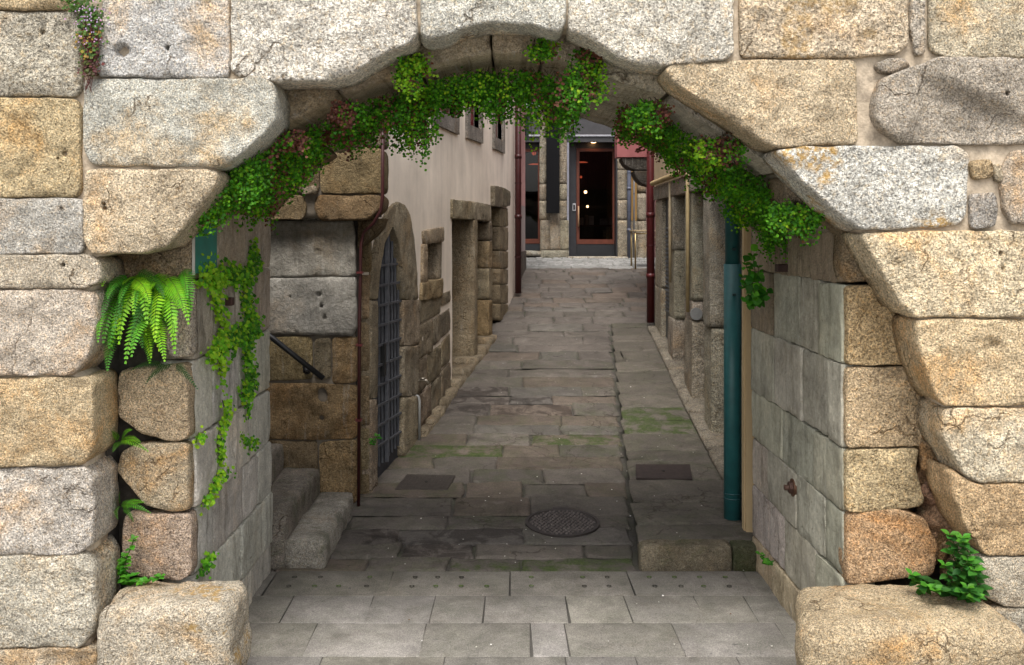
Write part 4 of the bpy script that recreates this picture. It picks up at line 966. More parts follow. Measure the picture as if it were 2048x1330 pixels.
# ================================================================== RIGHT HOUSES
rh = thing('red_house', 'brick red jettied house on stone corbels at the right end of the alley', 'house', (2.3, 14, 1.05))
Yr = 14.0; p = P(1234, 314, Yr)
mb = MB(); mb.box(p.x, Yr, p.z, 4.5, Yr+.3, 4.9); mb.box(2.62, Yr+.303, p.z, 4.5, 16.9, 4.9); mb.build('upper_wall', M['plaster'], rh, tint=(.29, .105, .105))
mb = MB(); mb.box(2.58, Yr+.05, .9, 4.5, 16.85, p.z-.003); mb.build('lower_wall', M['plaster'], rh, tint=(.2, .15, .14))
def corbel(u0, v0, v1, Y, th):
    a = P(u0, v0, Y); zb = P(u0, v1, Y).z; h_ = a.z-zb; prof = [(0, a.z-.004), (.01, a.z-h_*.25), (.05, a.z-h_*.6), (.12, a.z-h_*.88), (.22, zb)]
    xs = 2.62; vs = []
    for dx, z in prof: vs += [(a.x+dx, Y, z), (a.x+dx, Y+th, z)]
    vs += [(xs, Y, zb), (xs, Y+th, zb), (xs, Y, a.z-.004), (xs, Y+th, a.z-.004)]
    fs = [(2*i, 2*i+1, 2*i+3, 2*i+2) for i in range(6)]+[(12, 13, 1, 0), (0, 2, 4, 6, 8, 10, 12), (13, 11, 9, 7, 5, 3, 1)]
    mb = MB(); mb.add(vs, fs); return bev(mb.build('corbel', M['dark_granite'], rh, False, (.07, .062, .053), True), .012)
corbel(1243, 314, 340, Yr+.02, .4); corbel(1268, 341, 372, Yr+.02, .4)
yp = 13.15; downpipe('drainpipe', 'dark red drainpipe at the far end of the cream house on the right', xR(yp)-.04, yp, zs(yp)+.06, 4.7, .052, (.085, .011, .012), (2.4, 1.6), 'dark red pipes on the house fronts', (2.0,))

ch = thing('cream_house', 'cream plastered house with a row of pitted granite door posts, right of the alley', 'house', (2.0, 10, .4))
ops = [(7.62, 8.95), (9.3, 10.0), (10.5, 11.3), (11.75, 12.4)]; ZT = 2.58
mb = MB(); mb.hexa([(xR(6.95), 6.95, 2.765), (xR(13.1), 13.1, 2.765), (4.5, 13.1, 2.765), (4.5, 6.95, 2.765), (xR(6.95), 6.95, 4.6), (xR(13.1), 13.1, 4.6), (4.5, 13.1, 4.6), (4.5, 6.95, 4.6)])
mb.build('plaster_wall', M['plaster'], ch, tint=(.46, .36, .235))
posts = [(7.0, 7.62), (8.95, 9.3), (10.0, 10.5), (11.3, 11.75), (12.4, 13.05)]
JT = (.31, .275, .215)
for (a, b) in posts:
    zb = zs(a)-.05; c = [zb]+sorted(random.uniform(zb+.4, ZT-.5) for _ in range(2))+[ZT]
    for z0, z1 in zip(c[:-1], c[1:]):
        if z1-z0 < .12: continue
        k = random.uniform(-.01, .01)
        stone('door_post', [(a, z0+.001), (b, z0+.001), (b, z1-.001), (a, z1-.001)], lambda aa, bb, d, k=k: (xR(aa)+d+k, aa, bb), .34, M['jamb'], ch, jit(JT, .08), R=.010, sp=.045, amp=.008, rc=.008,
              pits=[(random.uniform(a+.06, b-.06), random.uniform(z0+.05, z1-.05), .014, .04)] if z1-z0 > .3 else ())
    mb = MB(); mb.hexa([(xR(a)+.3, a+.02, zb), (xR(b)+.3, b-.02, zb), (4.4, b-.02, zb), (4.4, a+.02, zb), (xR(a)+.3, a+.02, ZT), (xR(b)+.3, b-.02, ZT), (4.4, b-.02, ZT), (4.4, a+.02, ZT)]); mb.build('wall_core', M['dirt'], ch)
for a, b in ((7.0, 9.12), (9.13, 10.24), (10.25, 11.5), (11.51, 13.05)):
    stone('lintel', [(a, ZT+.003), (b, ZT+.003), (b, 2.76), (a, 2.76)], lambda aa, bb, d: (xR(aa)+d-.015, aa, bb), .5, M['jamb'], ch, jit((.25, .22, .18), .06), R=.02, sp=.05, amp=.008, rc=.015)
for i, (a, b) in enumerate(ops):
    d = .06 if i == 3 else .32; zb = zs(a)-.03; mb = MB()
    mb.hexa([(xR(a)+d, a, zb), (xR(b)+d, b, zb), (xR(b)+d+.05, b, zb), (xR(a)+d+.05, a, zb), (xR(a)+d, a, ZT), (xR(b)+d, b, ZT), (xR(b)+d+.05, b, ZT), (xR(a)+d+.05, a, ZT)])
    do = mb.build('door', M['paint'], ch, tint=(.03, .036, .042) if i == 3 else (.06, .05, .045))
    if i == 3:
        mb = MB(); z = zb+.5
        while z < ZT-.35:
            mb.hexa([(xR(a)+d-.025, a+.08, z), (xR(b)+d-.025, b-.08, z), (xR(b)+d, b-.08, z+.02), (xR(a)+d, a+.08, z+.02), (xR(a)+d-.025, a+.08, z+.008), (xR(b)+d-.025, b-.08, z+.008), (xR(b)+d, b-.08, z+.028), (xR(a)+d, a+.08, z+.028)]); z += .05
        mb.build('louvre', M['paint'], do, tint=(.045, .055, .065))
mb = MB(); y = 7.1
while y < 13.0:
    y2 = min(y+random.uniform(.6, 1.1), 13.05)
    vs, fs = rbox(-.10, y, 0, .36, y2-.012, .06, .02, .07, .006, rot=lambda p: Vector((p.x+xR(p.y), p.y, p.z+zs(p.y)-.01))); mb.add(vs, fs); y = y2
mb.build('door_sill', M['jamb'], ch, True, (.25, .22, .175))
# twisted rope moulding
mb = MB(); n = 190
for ph_ in (0, math.pi):
    pts = []
    for i in range(n+1):
        y = 10.3+(12.95-10.3)*i/n; th = ph_+2*math.pi*(y-10.3)/.10
        pts.append((xR(y)-.045+.016*math.cos(th), y, 2.80+.016*math.sin(th)))
    mb.tube(pts, .017, 6)
mb.build('rope_moulding', M['plaster'], ch, True, (.40, .30, .16))
pp = (xR(10.12)-.025, 10.12)
t = downpipe('conduit', 'thin cream painted conduit down the second granite door post', pp[0], pp[1], 1.37, 3.6, .019, (.42, .32, .17), (2.74,), None, ())
pp = (xR(11.45)-.02, 11.45); downpipe('conduit', 'short cream conduit on the third granite door post beside the louvred door', pp[0], pp[1], 1.6, 2.76, .016, (.38, .30, .18), (), None, ())
mb = MB(); c = P(1393, 628, 9.985); mb.tube([(c.x, c.y, c.z), (c.x, c.y+.03, c.z)], .062, 24); mb.tube([(c.x, c.y-.006, c.z), (c.x, c.y, c.z)], .008, 8)
tag(bev(mb.build('cover_plate', M['paint'], tint=(.19, .19, .185)), .003), 'round grey cover plate on a granite door post right of the cream conduit', 'cover plate')
# cream edge strip and green downpipe
mb = MB(); mb.box(1.622, 6.78, .05, 1.705, 6.9, 3.3); mb.box(1.612, 6.80, .06, 1.621, 6.86, 3.3); mb.build('edge_strip', M['plaster'], ch, tint=(.50, .37, .21))
GX = 1.592
gp = thing('drainpipe', 'thick dark teal drainpipe standing on the raised sidewalk behind the right jamb', 'drainpipe', (GX, 7.06, .12))
mb = MB(); zj = P(0, 528, 7.06).z; zb = P(0, 1052, 7.06).z
mb.tube([(GX, 7.06, zj-.02), (GX, 7.06, 3.4)], .052, 24); mb.build('upper_pipe', M['paint'], gp, True, (.016, .085, .088))
mb = MB(); mb.tube([(GX, 7.06, zb), (GX, 7.06, zj)], .061, 24); mb.build('lower_pipe', M['paint'], gp, True, (.022, .115, .118))
for z in (zb+.2, zb+.235): mb = MB(); mb.tube([(GX, 7.06, z-.005), (GX, 7.06, z+.005)], .0635, 24); mb.build('seam', M['paint'], gp, True, (.02, .08, .085))
for v in (498, 588): 
    z = P(0, v, 7.06).z; mb = MB(); mb.box(GX-.015, 6.985, z-.008, GX+.01, 7.012, z+.008); mb.build('bolt', M['paint'], gp, tint=(.008, .03, .032))
mb = MB(); mb.box(1.545, 7.0, zs(7)-.002, 1.68, 7.14, zs(7)+.004); mb.box(1.555, 7.02, zs(7)+.004, 1.575, 7.1, zb-.01); mb.build('drain_gully', M['iron'], gp, tint=(.02, .02, .02))

# cafe table and stool at the far right
def stool(name, label, cat, x, y, w, h_, tilt=0):
    t = thing(name, label, cat, (x+w/2, y+w/2, zg(y))); z = zg(y)
    mb = MB(); mb.box(x-.03, y-.03, z+h_-.025, x+w+.03, y+w+.03, z+h_); bev(mb.build('top' if cat == 'table' else 'seat', M['wood'], t, tint=(.38, .29, .17)), .006)
    for dx in (0, w):
        for dy in (0, w): mb = MB(); mb.tube([(x+dx, y+dy, z), (x+dx, y+dy, z+h_-.02)], .014, 8); mb.build('leg', M['brass'], t, True, (.40, .29, .14))
    mb = MB(); mb.tube([(x, y, z+h_-.06), (x+w, y, z+h_-.06), (x+w, y+w, z+h_-.06), (x, y+w, z+h_-.06), (x, y, z+h_-.06)], .011, 6); mb.build('rail', M['brass'], t, True, (.40, .29, .14))
stool('cafe_table', 'small brass legged cafe table at the end of the alley', 'table', 2.17, 16.9, .55, .66); stool('bar_stool', 'brass legged stool standing in front of the cafe table', 'stool', 2.33, 16.1, .34, .68)

# ================================================================== SMALL FITTINGS
c = Gp(1125, 1048); rr = .272; sl = (zg(c.y+.3)-zg(c.y-.3))/.6
mh = thing('manhole_cover', 'round cast iron manhole cover with a pattern of raised lumps', 'manhole cover', (c.x, c.y, c.z))
def onplane(x, y, h_): return (x, y, c.z+(y-c.y)*sl+.014+h_)
mb = MB(); n = 48
vs = []
for r_, h_ in ((rr, -.03), (rr, .004), (rr*.93, .004), (rr*.91, -.004), (0.001, -.004)): vs += [onplane(c.x+r_*math.cos(2*math.pi*k/n), c.y+r_*math.sin(2*math.pi*k/n), h_) for k in range(n)]
mb.add(vs, [(i*n+k, i*n+(k+1) % n, (i+1)*n+(k+1) % n, (i+1)*n+k) for i in range(4) for k in range(n)])
for sg in (1,): mb.hexa([onplane(c.x-.06, c.y+rr-.01, -.02), onplane(c.x+.06, c.y+rr-.01, -.02), onplane(c.x+.06, c.y+rr+.035, -.02), onplane(c.x-.06, c.y+rr+.035, -.02), onplane(c.x-.06, c.y+rr-.01, .004), onplane(c.x+.06, c.y+rr-.01, .004), onplane(c.x+.06, c.y+rr+.035, .004), onplane(c.x-.06, c.y+rr+.035, .004)])
mb.build('cover', M['iron'], mh, False, (.045, .037, .034), True)
mb = MB()
for i in range(-8, 9):
    for j in range(-8, 9):
        x = i*.033+(.016 if j % 2 else 0)+random.uniform(-.004, .004); y = j*.031+random.uniform(-.004, .004)
        if math.hypot(x, y) > rr*.86: continue
        a, b = random.uniform(.009, .014), random.uniform(.008, .013); n = 8; th = random.random()*3
        vs = []
        for s_, h_ in ((1, -.004), (.85, .004), (.4, .007)):
            for k in range(n):
                q = 2*math.pi*k/n; px, py = a*s_*math.cos(q), b*s_*math.sin(q)
                vs.append(onplane(c.x+x+px*math.cos(th)-py*math.sin(th), c.y+y+px*math.sin(th)+py*math.cos(th), h_))
        mb.add(vs, [(i_*n+k, i_*n+(k+1) % n, (i_+1)*n+(k+1) % n, (i_+1)*n+k) for i_ in range(2) for k in range(n)]+[tuple(2*n+k for k in range(n))])
mb.build('studs', M['iron'], mh, True, (.11, .092, .085))
def plate(name, label, px, zf, tint, studs):
    q = [Gp(u, v, zf) for u, v in px]; m = sum(q, Vector())/4
    t = thing(name, label, 'cover plate', tuple(m))
    mb = MB(); mb.hexa([p+Vector((0, 0, -.03)) for p in q]+[p+Vector((0, 0, .016)) for p in q]); bev(mb.build('plate', M['iron'], t, False, tint, True), .004)
    mb = MB()
    if studs:
        for i in range(14):
            for j in range(9):
                s_, t_ = (i+.5)/14, (j+.5)/9; p = q[0]*(1-s_)*(1-t_)+q[1]*s_*(1-t_)+q[2]*s_*t_+q[3]*(1-s_)*t_; w = .008
                mb.add([p+Vector((-w, 0, .017)), p+Vector((0, -w, .017)), p+Vector((w, 0, .017)), p+Vector((0, w, .017)), p+Vector((0, 0, .022))], [(0, 1, 4), (1, 2, 4), (2, 3, 4), (3, 0, 4)])
        mb.build('studs', M['iron'], t, False, (.08, .068, .06))
    mb = MB(); mb.tube([m+Vector((0, 0, .012)), m+Vector((0, 0, .0185))], .014, 10); mb.build('lifting_eye', M['iron'], t, False, (.01, .01, .01))
plate('drain_cover', 'rectangular rusty checker plate set in the alley near the iron gate', [(790, 981), (895, 983), (911, 954), (813, 952)], zg, (.055, .045, .038), True)
plate('drain_cover', 'plain dark brown iron plate set in the raised sidewalk', [(1272, 959), (1385, 961), (1380, 932), (1271, 932)], zs, (.045, .032, .028), False)
# iron bolt and stub on the right jamb, teal panel on the left jamb
yb = XRV*F/(1588-CX); zb = H-(975-CY)*yb/F
t = thing('anchor_bolt', 'rusty hexagonal nut on a bolt end in the grey right jamb', 'bolt', (XRV, yb, zb))
mb = MB(); mb.tube([(XRV-.032, yb, zb), (XRV+.02, yb, zb)], .036, 6); bev(mb.build('nut', M['iron'], t, False, (.075, .04, .03)), .004); mb = MB(); mb.tube([(XRV-.055, yb, zb), (XRV, yb, zb)], .016, 12); mb.build('shank', M['iron'], t, True, (.09, .05, .036))
mb = MB(); mb.tube([(XRV-.012, yb, zb), (XRV+.01, yb, zb)], .05, 20); mb.build('washer', M['iron'], t, False, (.12, .06, .035))
yb = XRV*F/(1572-CX); zb = H-(536-CY)*yb/F; mb = MB(); mb.box(XRV-.06, yb-.025, zb-.022, XRV+.05, yb+.025, zb+.022); tag(bev(mb.build('iron_stub', M['iron'], tint=(.05, .028, .024)), .005), 'rusty square iron stub sticking out high on the right jamb', 'iron stub')
yb = -XLV*F/(CX-452); zb = H-(603-CY)*yb/F; mb = MB(); mb.box(XLV-.05, yb-.025, zb-.022, XLV+.04, yb+.025, zb+.022); tag(bev(mb.build('iron_stub', M['iron'], tint=(.06, .03, .024)), .005), 'rusty square iron stub among ferns on the left jamb', 'iron stub')
mb = MB(); mb.box(XLV-.01, 4.80, 1.99, XLV+.022, 5.17, 2.45); t = thing('wall_panel', 'blank teal painted metal panel high on the left jamb below the ferns', 'panel', (XLV, 5, 1.99))
bev(mb.build('panel', M['paint'], t, tint=(.004, .17, .135)), .004); mb = MB(); mb.box(XLV+.012, 4.788, 1.985, XLV+.024, 4.797, 2.45); mb.build('edge_trim', M['paint'], t, tint=(.42, .4, .36))

# ================================================================== PLANTS
def leaf_fan(mb, p, n, up, s, col):
    """tiny fan shaped leaflet at p"""
    n = n.normalized(); a = up-n*up.dot(n); a = a.normalized() if a.length > 1e-4 else Vector((1, 0, 0)); b = n.cross(a)
    w = s*random.uniform(.45, .62)
    mb.add([p, p+a*s*.55+b*w, p+a*s*.95+b*w*.45+n*s*.1, p+a*s-b*w*.3+n*s*.08, p+a*s*.6-b*w], [(0, 1, 2, 3, 4)], col)
GRN = [(.070, .26, .012), (.10, .34, .014), (.15, .41, .018), (.040, .16, .012), (.055, .21, .012)]
LIM = [(.24, .49, .018), (.32, .54, .025), (.18, .43, .016)]
RED = [(.17, .060, .045), (.22, .10, .065), (.12, .045, .036)]
def vary(c, a=.25): k = 1+random.uniform(-a, a); return (c[0]*k*random.uniform(.85, 1.2), c[1]*k, c[2]*k, 1)
def mfrond(lf, sm, root, d0, length, pal, size=.016, dens=1.0):
    p = Vector(root); d = Vector(d0).normalized(); n = max(5, int(length/.022)); st = length/n; pts = [p.copy()]
    for i in range(n):
        d = (d+Vector((random.uniform(-.16, .16), random.uniform(-.12, .12), -.22-.06*i))).normalized(); p = p+d*st; pts.append(p.copy())
        if i < 1: continue
        for k in range(int(4*dens+random.random())):
            off = Vector((random.gauss(0, .015), random.gauss(0, .014), random.gauss(0, .012)))
            nn = Vector((random.uniform(-.6, .6), -1, random.uniform(-.1, .9)))
            upv = Vector((off.x*20+random.uniform(-.6, .6), random.uniform(-.4, .2), -.7+random.uniform(-.4, .6)))
            leaf_fan(lf, p+off, nn, upv, size*random.uniform(.75, 1.35), vary(random.choice(pal)))
    sm.tube(pts[::2]+([pts[-1]] if len(pts) % 2 == 0 else []), .0011, 3, (.02, .012, .008, 1), False)
def archfern(label, u0, u1, n, len_, lim=.12, red=.12, ymin=4.97, ymax=5.6, vtop=None, size=.0135, edge=False):
    xm = ((u0+u1)/2-CX)*4.85/F
    t = thing('maidenhair_fern', label, 'fern', (xm, 4.85, zarch(xm)), 'maidenhair ferns hanging from the arch'); lf, sm = MB(), MB()
    patch = [random.random()*9 for _ in range(3)]
    n = int(n*1.35)
    for i in range(n):
        u = random.uniform(u0, u1); y = ymin+(ymax-ymin)*random.random()**1.5; x = (u-CX)*y/F
        z = zarch(max(-1.5, min(1.58, x)))-.03
        if vtop is not None: y = YQ-random.uniform(.0, .05); x = (u-CX)*y/F; z = P(u, random.uniform(*vtop), y).z
        if edge: y = random.uniform(4.66, 5.0); x = (u-CX)*y/F; z = P(u, float(np.interp(u, [400, 437, 490, 560], [398, 348, 304, 262]))+random.uniform(2, 34), y).z
        L = len_*random.uniform(.55, 1.1)*(.85+.75*mnoise.noise(Vector((u*.035, label.__len__()*.37, 2))))
        h = mnoise.noise(Vector((x*7+patch[0], y*5, 3)))
        pal = RED if random.random() < red*(2.2 if h > .15 else .4) else (LIM if random.random() < lim*(2.5 if h < -.1 else .6) else GRN)
        mfrond(lf, sm, (x, y, z), (random.uniform(-.6, .6), -random.uniform(.2, .8), random.uniform(-.9, -.1)), L, pal, size)
    lf.build('leaflets', M['leaf'], t, False, col=True); sm.build('stems', M['stem'], t, True, col=True)
AF = [('maidenhair fern curtain at the left foot of the arch over the teal panel', 402, 535, 150, .17, .15, .03), ('maidenhair fern under the left haunch of the arch in front of the dark stone corner', 505, 625, 110, .24, .12, .12),
      ('maidenhair fern with reddish fronds left of the pale plaster wall', 615, 705, 60, .19, .08, .3), ('maidenhair fern trailing over the top of the pale plaster wall', 695, 800, 75, .22, .08, .14),
      ('maidenhair fern hanging lowest left of the arch crown above the plaster wall', 795, 885, 80, .29, .1, .1), ('maidenhair fern under the arch crown above the upstairs windows', 880, 975, 58, .22, .06, .06),
      ('maidenhair fern at the centre of the arch crown', 965, 1065, 58, .23, .06, .06), ('maidenhair fern hanging just right of the crown over the black shop panel', 1060, 1150, 58, .28, .1, .1),
      ('maidenhair fern with brown fronds hanging over the shop door', 1140, 1205, 44, .20, .3, .35), ('maidenhair fern with dry reddish tips above the brick red house', 1240, 1335, 105, .19, .12, .22),
      ('maidenhair fern above the rope moulding of the cream house', 1325, 1400, 70, .14, .08, .15), ('maidenhair fern on the right haunch with a rusty tuft', 1385, 1500, 95, .16, .1, .2),
      ('maidenhair fern curtain around the top of the teal drainpipe', 1455, 1560, 140, .22, .05, .02), ('maidenhair fern fringe under the right springing stone', 1545, 1635, 60, .16, .06, .02)]
for a in AF:
    if 'springing' in a[0]: archfern(*a, vtop=(395, 412))
    elif 'teal drainpipe' in a[0]: archfern(*a, ymin=5.05, ymax=6.1)
    elif 'left foot' in a[0]: archfern(*a, edge=True)
    elif 'with brown fronds' in a[0]: archfern(*a, vtop=(110, 165))
    elif a[1] > 1200: archfern(*a, ymin=5.1, ymax=6.0)
    else: archfern(*a)
archfern('bright lime maidenhair tuft on the arch edge left of the crown', 808, 848, 34, .16, .9, .02, vtop=(98, 130)); archfern('small purple-brown fern tuft above the right of the arch crown', 1068, 1108, 16, .10, .2, .6, vtop=(65, 90)); archfern('sparse fern sprig in the joint right of the arch crown', 1150, 1195, 14, .10, .2, .2, vtop=(85, 105), size=.014)
archfern('lime and rust fern tuft on the right haunch of the arch', 1395, 1470, 40, .14, .4, .35, vtop=(262, 285)); archfern('reddish fern tuft on the arch edge above the brick red house', 1272, 1335, 34, .14, .2, .45, vtop=(192, 215))
archfern('reddish fern tuft on the left arch ring above the granite corner', 672, 710, 22, .13, .1, .6, vtop=(195, 215)); archfern('rust tinged fern tuft at the left end of the arch ring', 560, 600, 22, .13, .3, .4, vtop=(255, 275))

def wallfern(label, paths, plane, per, size, lim, spread=.035, name='maidenhair_fern', group='maidenhair ferns rooted in the left jamb'):
    """trailing fern following joints of a jamb; paths in photo pixels on the plane x=plane"""
    lf, sm = MB(), MB(); t = None
    for path in paths:
        P3 = []
        for u, v in path: y = plane*F/(u-CX); P3.append(Vector((plane, y, H-(v-CY)*y/F)))
        if t is None: t = thing(name, label, 'fern', tuple(P3[0]), group)
        sg = 1 if plane < 0 else -1
        for a, b in zip(P3[:-1], P3[1:]):
            m = max(1, int((b-a).length/.012))
            for i in range(m):
                q = a.lerp(b, i/m)
                for k in range(per):
                    w = spread*(.6+.6*abs(mnoise.noise(q*9)))
                    o = Vector((sg*random.uniform(.005, .05), random.gauss(0, w*1.2), random.gauss(0, w)))
                    nn = Vector((sg*.9, -random.uniform(.2, 1.2), random.uniform(0, .8)))
                    leaf_fan(lf, q+o, nn, Vector((0, random.uniform(-.6, .6), -.5+random.uniform(-.5, .5))), size*random.uniform(.7, 1.3), vary(random.choice(LIM if random.random() < lim else GRN)))
        sm.tube([p+Vector((sg*.012, 0, 0)) for p in P3], .0025, 4, (.05, .06, .01, 1), False)
    lf.build('leaflets', M['leaf'], t, False, col=True); sm.build('stems', M['stem'], t, True, col=True)
wallfern('lime green fern cascade below the teal panel', [[(392, 548), (415, 548), (438, 555)], [(418, 560), (428, 600), (436, 650), (430, 690), (408, 712)], [(432, 690), (434, 725), (436, 755)]], XLV, 8, .021, .85, .046)
wallfern('mid green fern trail down the rear joint of the left jamb', [[(497, 495), (503, 520), (490, 545), (462, 550), (440, 545)], [(490, 550), (480, 590), (492, 630), (504, 655), (478, 668), (445, 680)], [(490, 670), (486, 720), (494, 765), (478, 790)]], XLV, 8, .022, .35, .05)
wallfern('narrow lime fern strip in the middle joint of the left jamb', [[(440, 800), (446, 822), (436, 850), (430, 880), (432, 920), (428, 955), (410, 990), (398, 1008)], [(392, 865), (386, 885)]], XLV, 6, .019, .8, .026)
wallfern('small fern sprigs low on the rear edge of the left jamb', [[(498, 765), (486, 800), (486, 840)], [(476, 868), (484, 885), (505, 882)], [(448, 940), (452, 950)]], XLV, 3, .018, .3, .022)
wallfern('bushy green fern at the foot of the left jamb beside the squat block', [[(405, 1115), (400, 1135), (395, 1150)], [(412, 1110), (408, 1125)]], XLV, 5, .022, .15, .03)

def pinnate(lf, sm, a, c1, b, width, col):
    """one frond along the curve a -> c1 -> b, narrow pinnae both sides, a taper to the tip"""
    n = 20; pts = [a*(1-t)**2+c1*2*t*(1-t)+b*t*t for t in [i/n for i in range(n+1)]]
    roll = random.uniform(-.35, .35)
    for i in range(2, n):
        s = i/n; d = (pts[i+1]-pts[i-1]); st = d.length/2; d.normalize(); p = pts[i]
        w = width*min(1, s*3+.35)*(1-s)**.75*random.uniform(.9, 1.06)
        side = d.cross(Vector((roll, -1, .55))).normalized(); nrm = side.cross(d)
        for sg in (1, -1):
            tip = p+(side*sg+d*.42).normalized()*w+nrm*(-.10*w)+Vector((0, 0, -.10*w)); m = p.lerp(tip, .5); hw = st*.36
            lf.add([p-d*hw*.8, m-d*hw*.95, tip, m+d*hw*.8, p+d*hw*.8], [(0, 1, 2, 3, 4)], vary(col, .14))
    sm.tube(pts[::3], .0014, 4, (.06, .10, .015, 1), False)
def swordfern(name, label, fronds, loc, group=None):
    t = thing(name, label, 'fern', loc, group)
    for a_, c_, b_, w, c in fronds:
        lf, sm = MB(), MB(); pinnate(lf, sm, a_, c_, b_, w, c)
        nl = len(lf.v); lf.add(sm.v, sm.f, (.06, .10, .015, 1)); lf.build('frond', M['leaf'], t, False, col=True)
fr = []
def aim(u0, v0, y0, u1, v1, y1, w, c):
    a, b = P(u0, v0, y0), P(u1, v1, y1); L = (b-a).length; m = a.lerp(b, random.uniform(.42, .55))+Vector((random.uniform(-.02, .02), -.12*L-.02, L*random.uniform(.22, .34))); return (a, m, b, w, c)
tips = [(170, 735), (215, 745), (196, 690), (222, 700), (240, 690), (262, 720), (285, 700), (300, 730), (330, 728), (352, 690), (378, 655), (345, 655), (380, 640), (318, 660), (295, 655), (270, 660), (240, 640), (205, 640), (360, 620), (300, 610), (270, 620), (238, 610), (330, 600), (375, 600), (215, 600), (350, 715), (250, 735), (205, 575), (245, 570), (300, 580), (310, 690), (230, 660)]
tips += [(u+random.uniform(-14, 14), v+random.uniform(-30, 8)) for u, v in tips[:16]]
for i, (u, v) in enumerate(tips):
    u0 = u+(random.uniform(15, 60) if u < 285 else (random.uniform(-60, -5) if u > 325 else random.uniform(-40, 40))); u0 = min(368, max(205, u0)); v0 = max(545+random.uniform(-8, 14), v-random.uniform(70, 150))
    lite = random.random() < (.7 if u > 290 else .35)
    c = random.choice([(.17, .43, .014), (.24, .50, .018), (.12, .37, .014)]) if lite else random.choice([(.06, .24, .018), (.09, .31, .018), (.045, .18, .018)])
    a = P(u0, v0, random.uniform(4.66, 4.84)); b = P(u, v, a.y-random.uniform(.10, .30)); L = (b-a).length
    m = a.lerp(b, .5)+Vector(((u-u0)/1000*random.uniform(.5, 1.0), -.10*L, L*random.uniform(.10, .30)))
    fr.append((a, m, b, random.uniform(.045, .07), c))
swordfern('sword_fern', 'large bright green sword fern bursting from the pocket in the left jamb', fr, tuple(P(290, 570, 4.85)), 'sword ferns on the left jamb')
swordfern('sword_fern', 'two dark drooping sword fern fronds under the large bright fern', [aim(345, 728, 4.80, 290, 770, 4.70, .035, (.035, .10, .035)), aim(352, 728, 4.80, 398, 782, 4.72, .035, (.04, .11, .04)), aim(330, 730, 4.8, 260, 742, 4.72, .03, (.03, .09, .02))], tuple(P(345, 728, 4.8)), 'sword ferns on the left jamb')
swordfern('sword_fern', 'small bright sword fern tuft between the two middle left quoins', [aim(240, 882, 4.78, 300, 905, 4.68, .035, (.14, .36, .014)), aim(240, 880, 4.78, 222, 862, 4.66, .028, (.10, .30, .014)), aim(242, 880, 4.78, 265, 860, 4.68, .028, (.09, .28, .014)), aim(240, 882, 4.78, 225, 905, 4.7, .028, (.06, .2, .014)), aim(244, 882, 4.78, 282, 885, 4.66, .03, (.13, .34, .014))], tuple(P(240, 882, 4.78)), 'sword ferns on the left jamb')
swordfern('sword_fern', 'little sword fern in the lower joint of the left jamb above the pinkish quoin', [aim(240, 1010, 4.79, 305, 1028, 4.70, .032, (.07, .25, .015)), aim(238, 1008, 4.79, 240, 985, 4.70, .025, (.05, .2, .015)), aim(246, 1012, 4.79, 268, 1045, 4.72, .028, (.045, .18, .015)), aim(250, 1012, 4.79, 290, 1005, 4.7, .03, (.1, .32, .015)), aim(240, 1012, 4.79, 236, 1040, 4.7, .025, (.045, .18, .015))], tuple(P(242, 1010, 4.79)), 'sword ferns on the left jamb')

def ovate(mb, p, d, n, L, W, col):
    d = d.normalized(); n = (n-d*n.dot(d)).normalized(); b = d.cross(n)
    sp_ = [(0, 0), (.22, .72), (.48, 1), (.75, .62), (1, 0)]
    vs = [p+d*L*t+n*(-.18*L*t*t) for t, w in sp_]
    l_ = [p+d*L*t+b*W*w*.5+n*(L*.06*w-.18*L*t*t) for t, w in sp_[1:4]]; r_ = [p+d*L*t-b*W*w*.5+n*(L*.06*w-.18*L*t*t) for t, w in sp_[1:4]]
    V = vs+l_+r_; fs = [(0, 5, 1), (1, 5, 6, 2), (2, 6, 7, 3), (3, 7, 4), (0, 1, 8), (1, 2, 9, 8), (2, 3, 10, 9), (3, 4, 10)]
    mb.add(V, fs, col)
def weed(name, label, stems, leafL, pal, loc, cat='plant', group=None, ratio=.6, dense=.03, hang=False):
    t = thing(name, label, cat, loc, group); lf, sm = MB(), MB()
    for pts in stems:
        pts = [Vector(p) for p in pts]; sm.tube(pts, .0028, 5, (.07, .10, .03, 1), False); k = 0
        for a, b in zip(pts[:-1], pts[1:]):
            m = max(1, int((b-a).length/dense))
            for i in range(m):
                q = a.lerp(b, (i+.5)/m)
                for s_ in range(2):
                    k += 1; ang = k*2.4+random.uniform(-.4, .4)
                    d = Vector((math.cos(ang), -abs(math.sin(ang))*.7-.15, random.uniform(-.25, .5)))
                    L = leafL*random.uniform(.55, 1.2); nn = Vector((0, -.5, 1))
                    if hang: d = Vector((random.uniform(-1, 1), random.uniform(-.8, .1), random.uniform(-1, .4))); nn = Vector((random.uniform(-.9, .7), -1, random.uniform(-.1, 1.1))); q = q+Vector((random.uniform(-.03, .03), random.uniform(-.04, .02), random.uniform(-.03, .03)))
                    ovate(lf, q, d, nn, L, L*ratio, vary(random.choice(pal), .25))
        for s_ in range(4):
            ang = s_*1.57+random.random(); L = leafL*random.uniform(.5, .8); ovate(lf, pts[-1], Vector((math.cos(ang), math.sin(ang)*.6-.4, .5)), Vector((0, -.6, 1)), L, L*ratio, vary((.07, .25, .02), .2))
    lf.build('leaves', M['leaf'], t, True, col=True); sm.build('stems', M['stem'], t, True, col=True)
def pxs(*pts): return [P(u, v, y) for u, v, y in pts]
PEL = [(.025, .105, .018), (.035, .14, .02), (.05, .18, .022)]
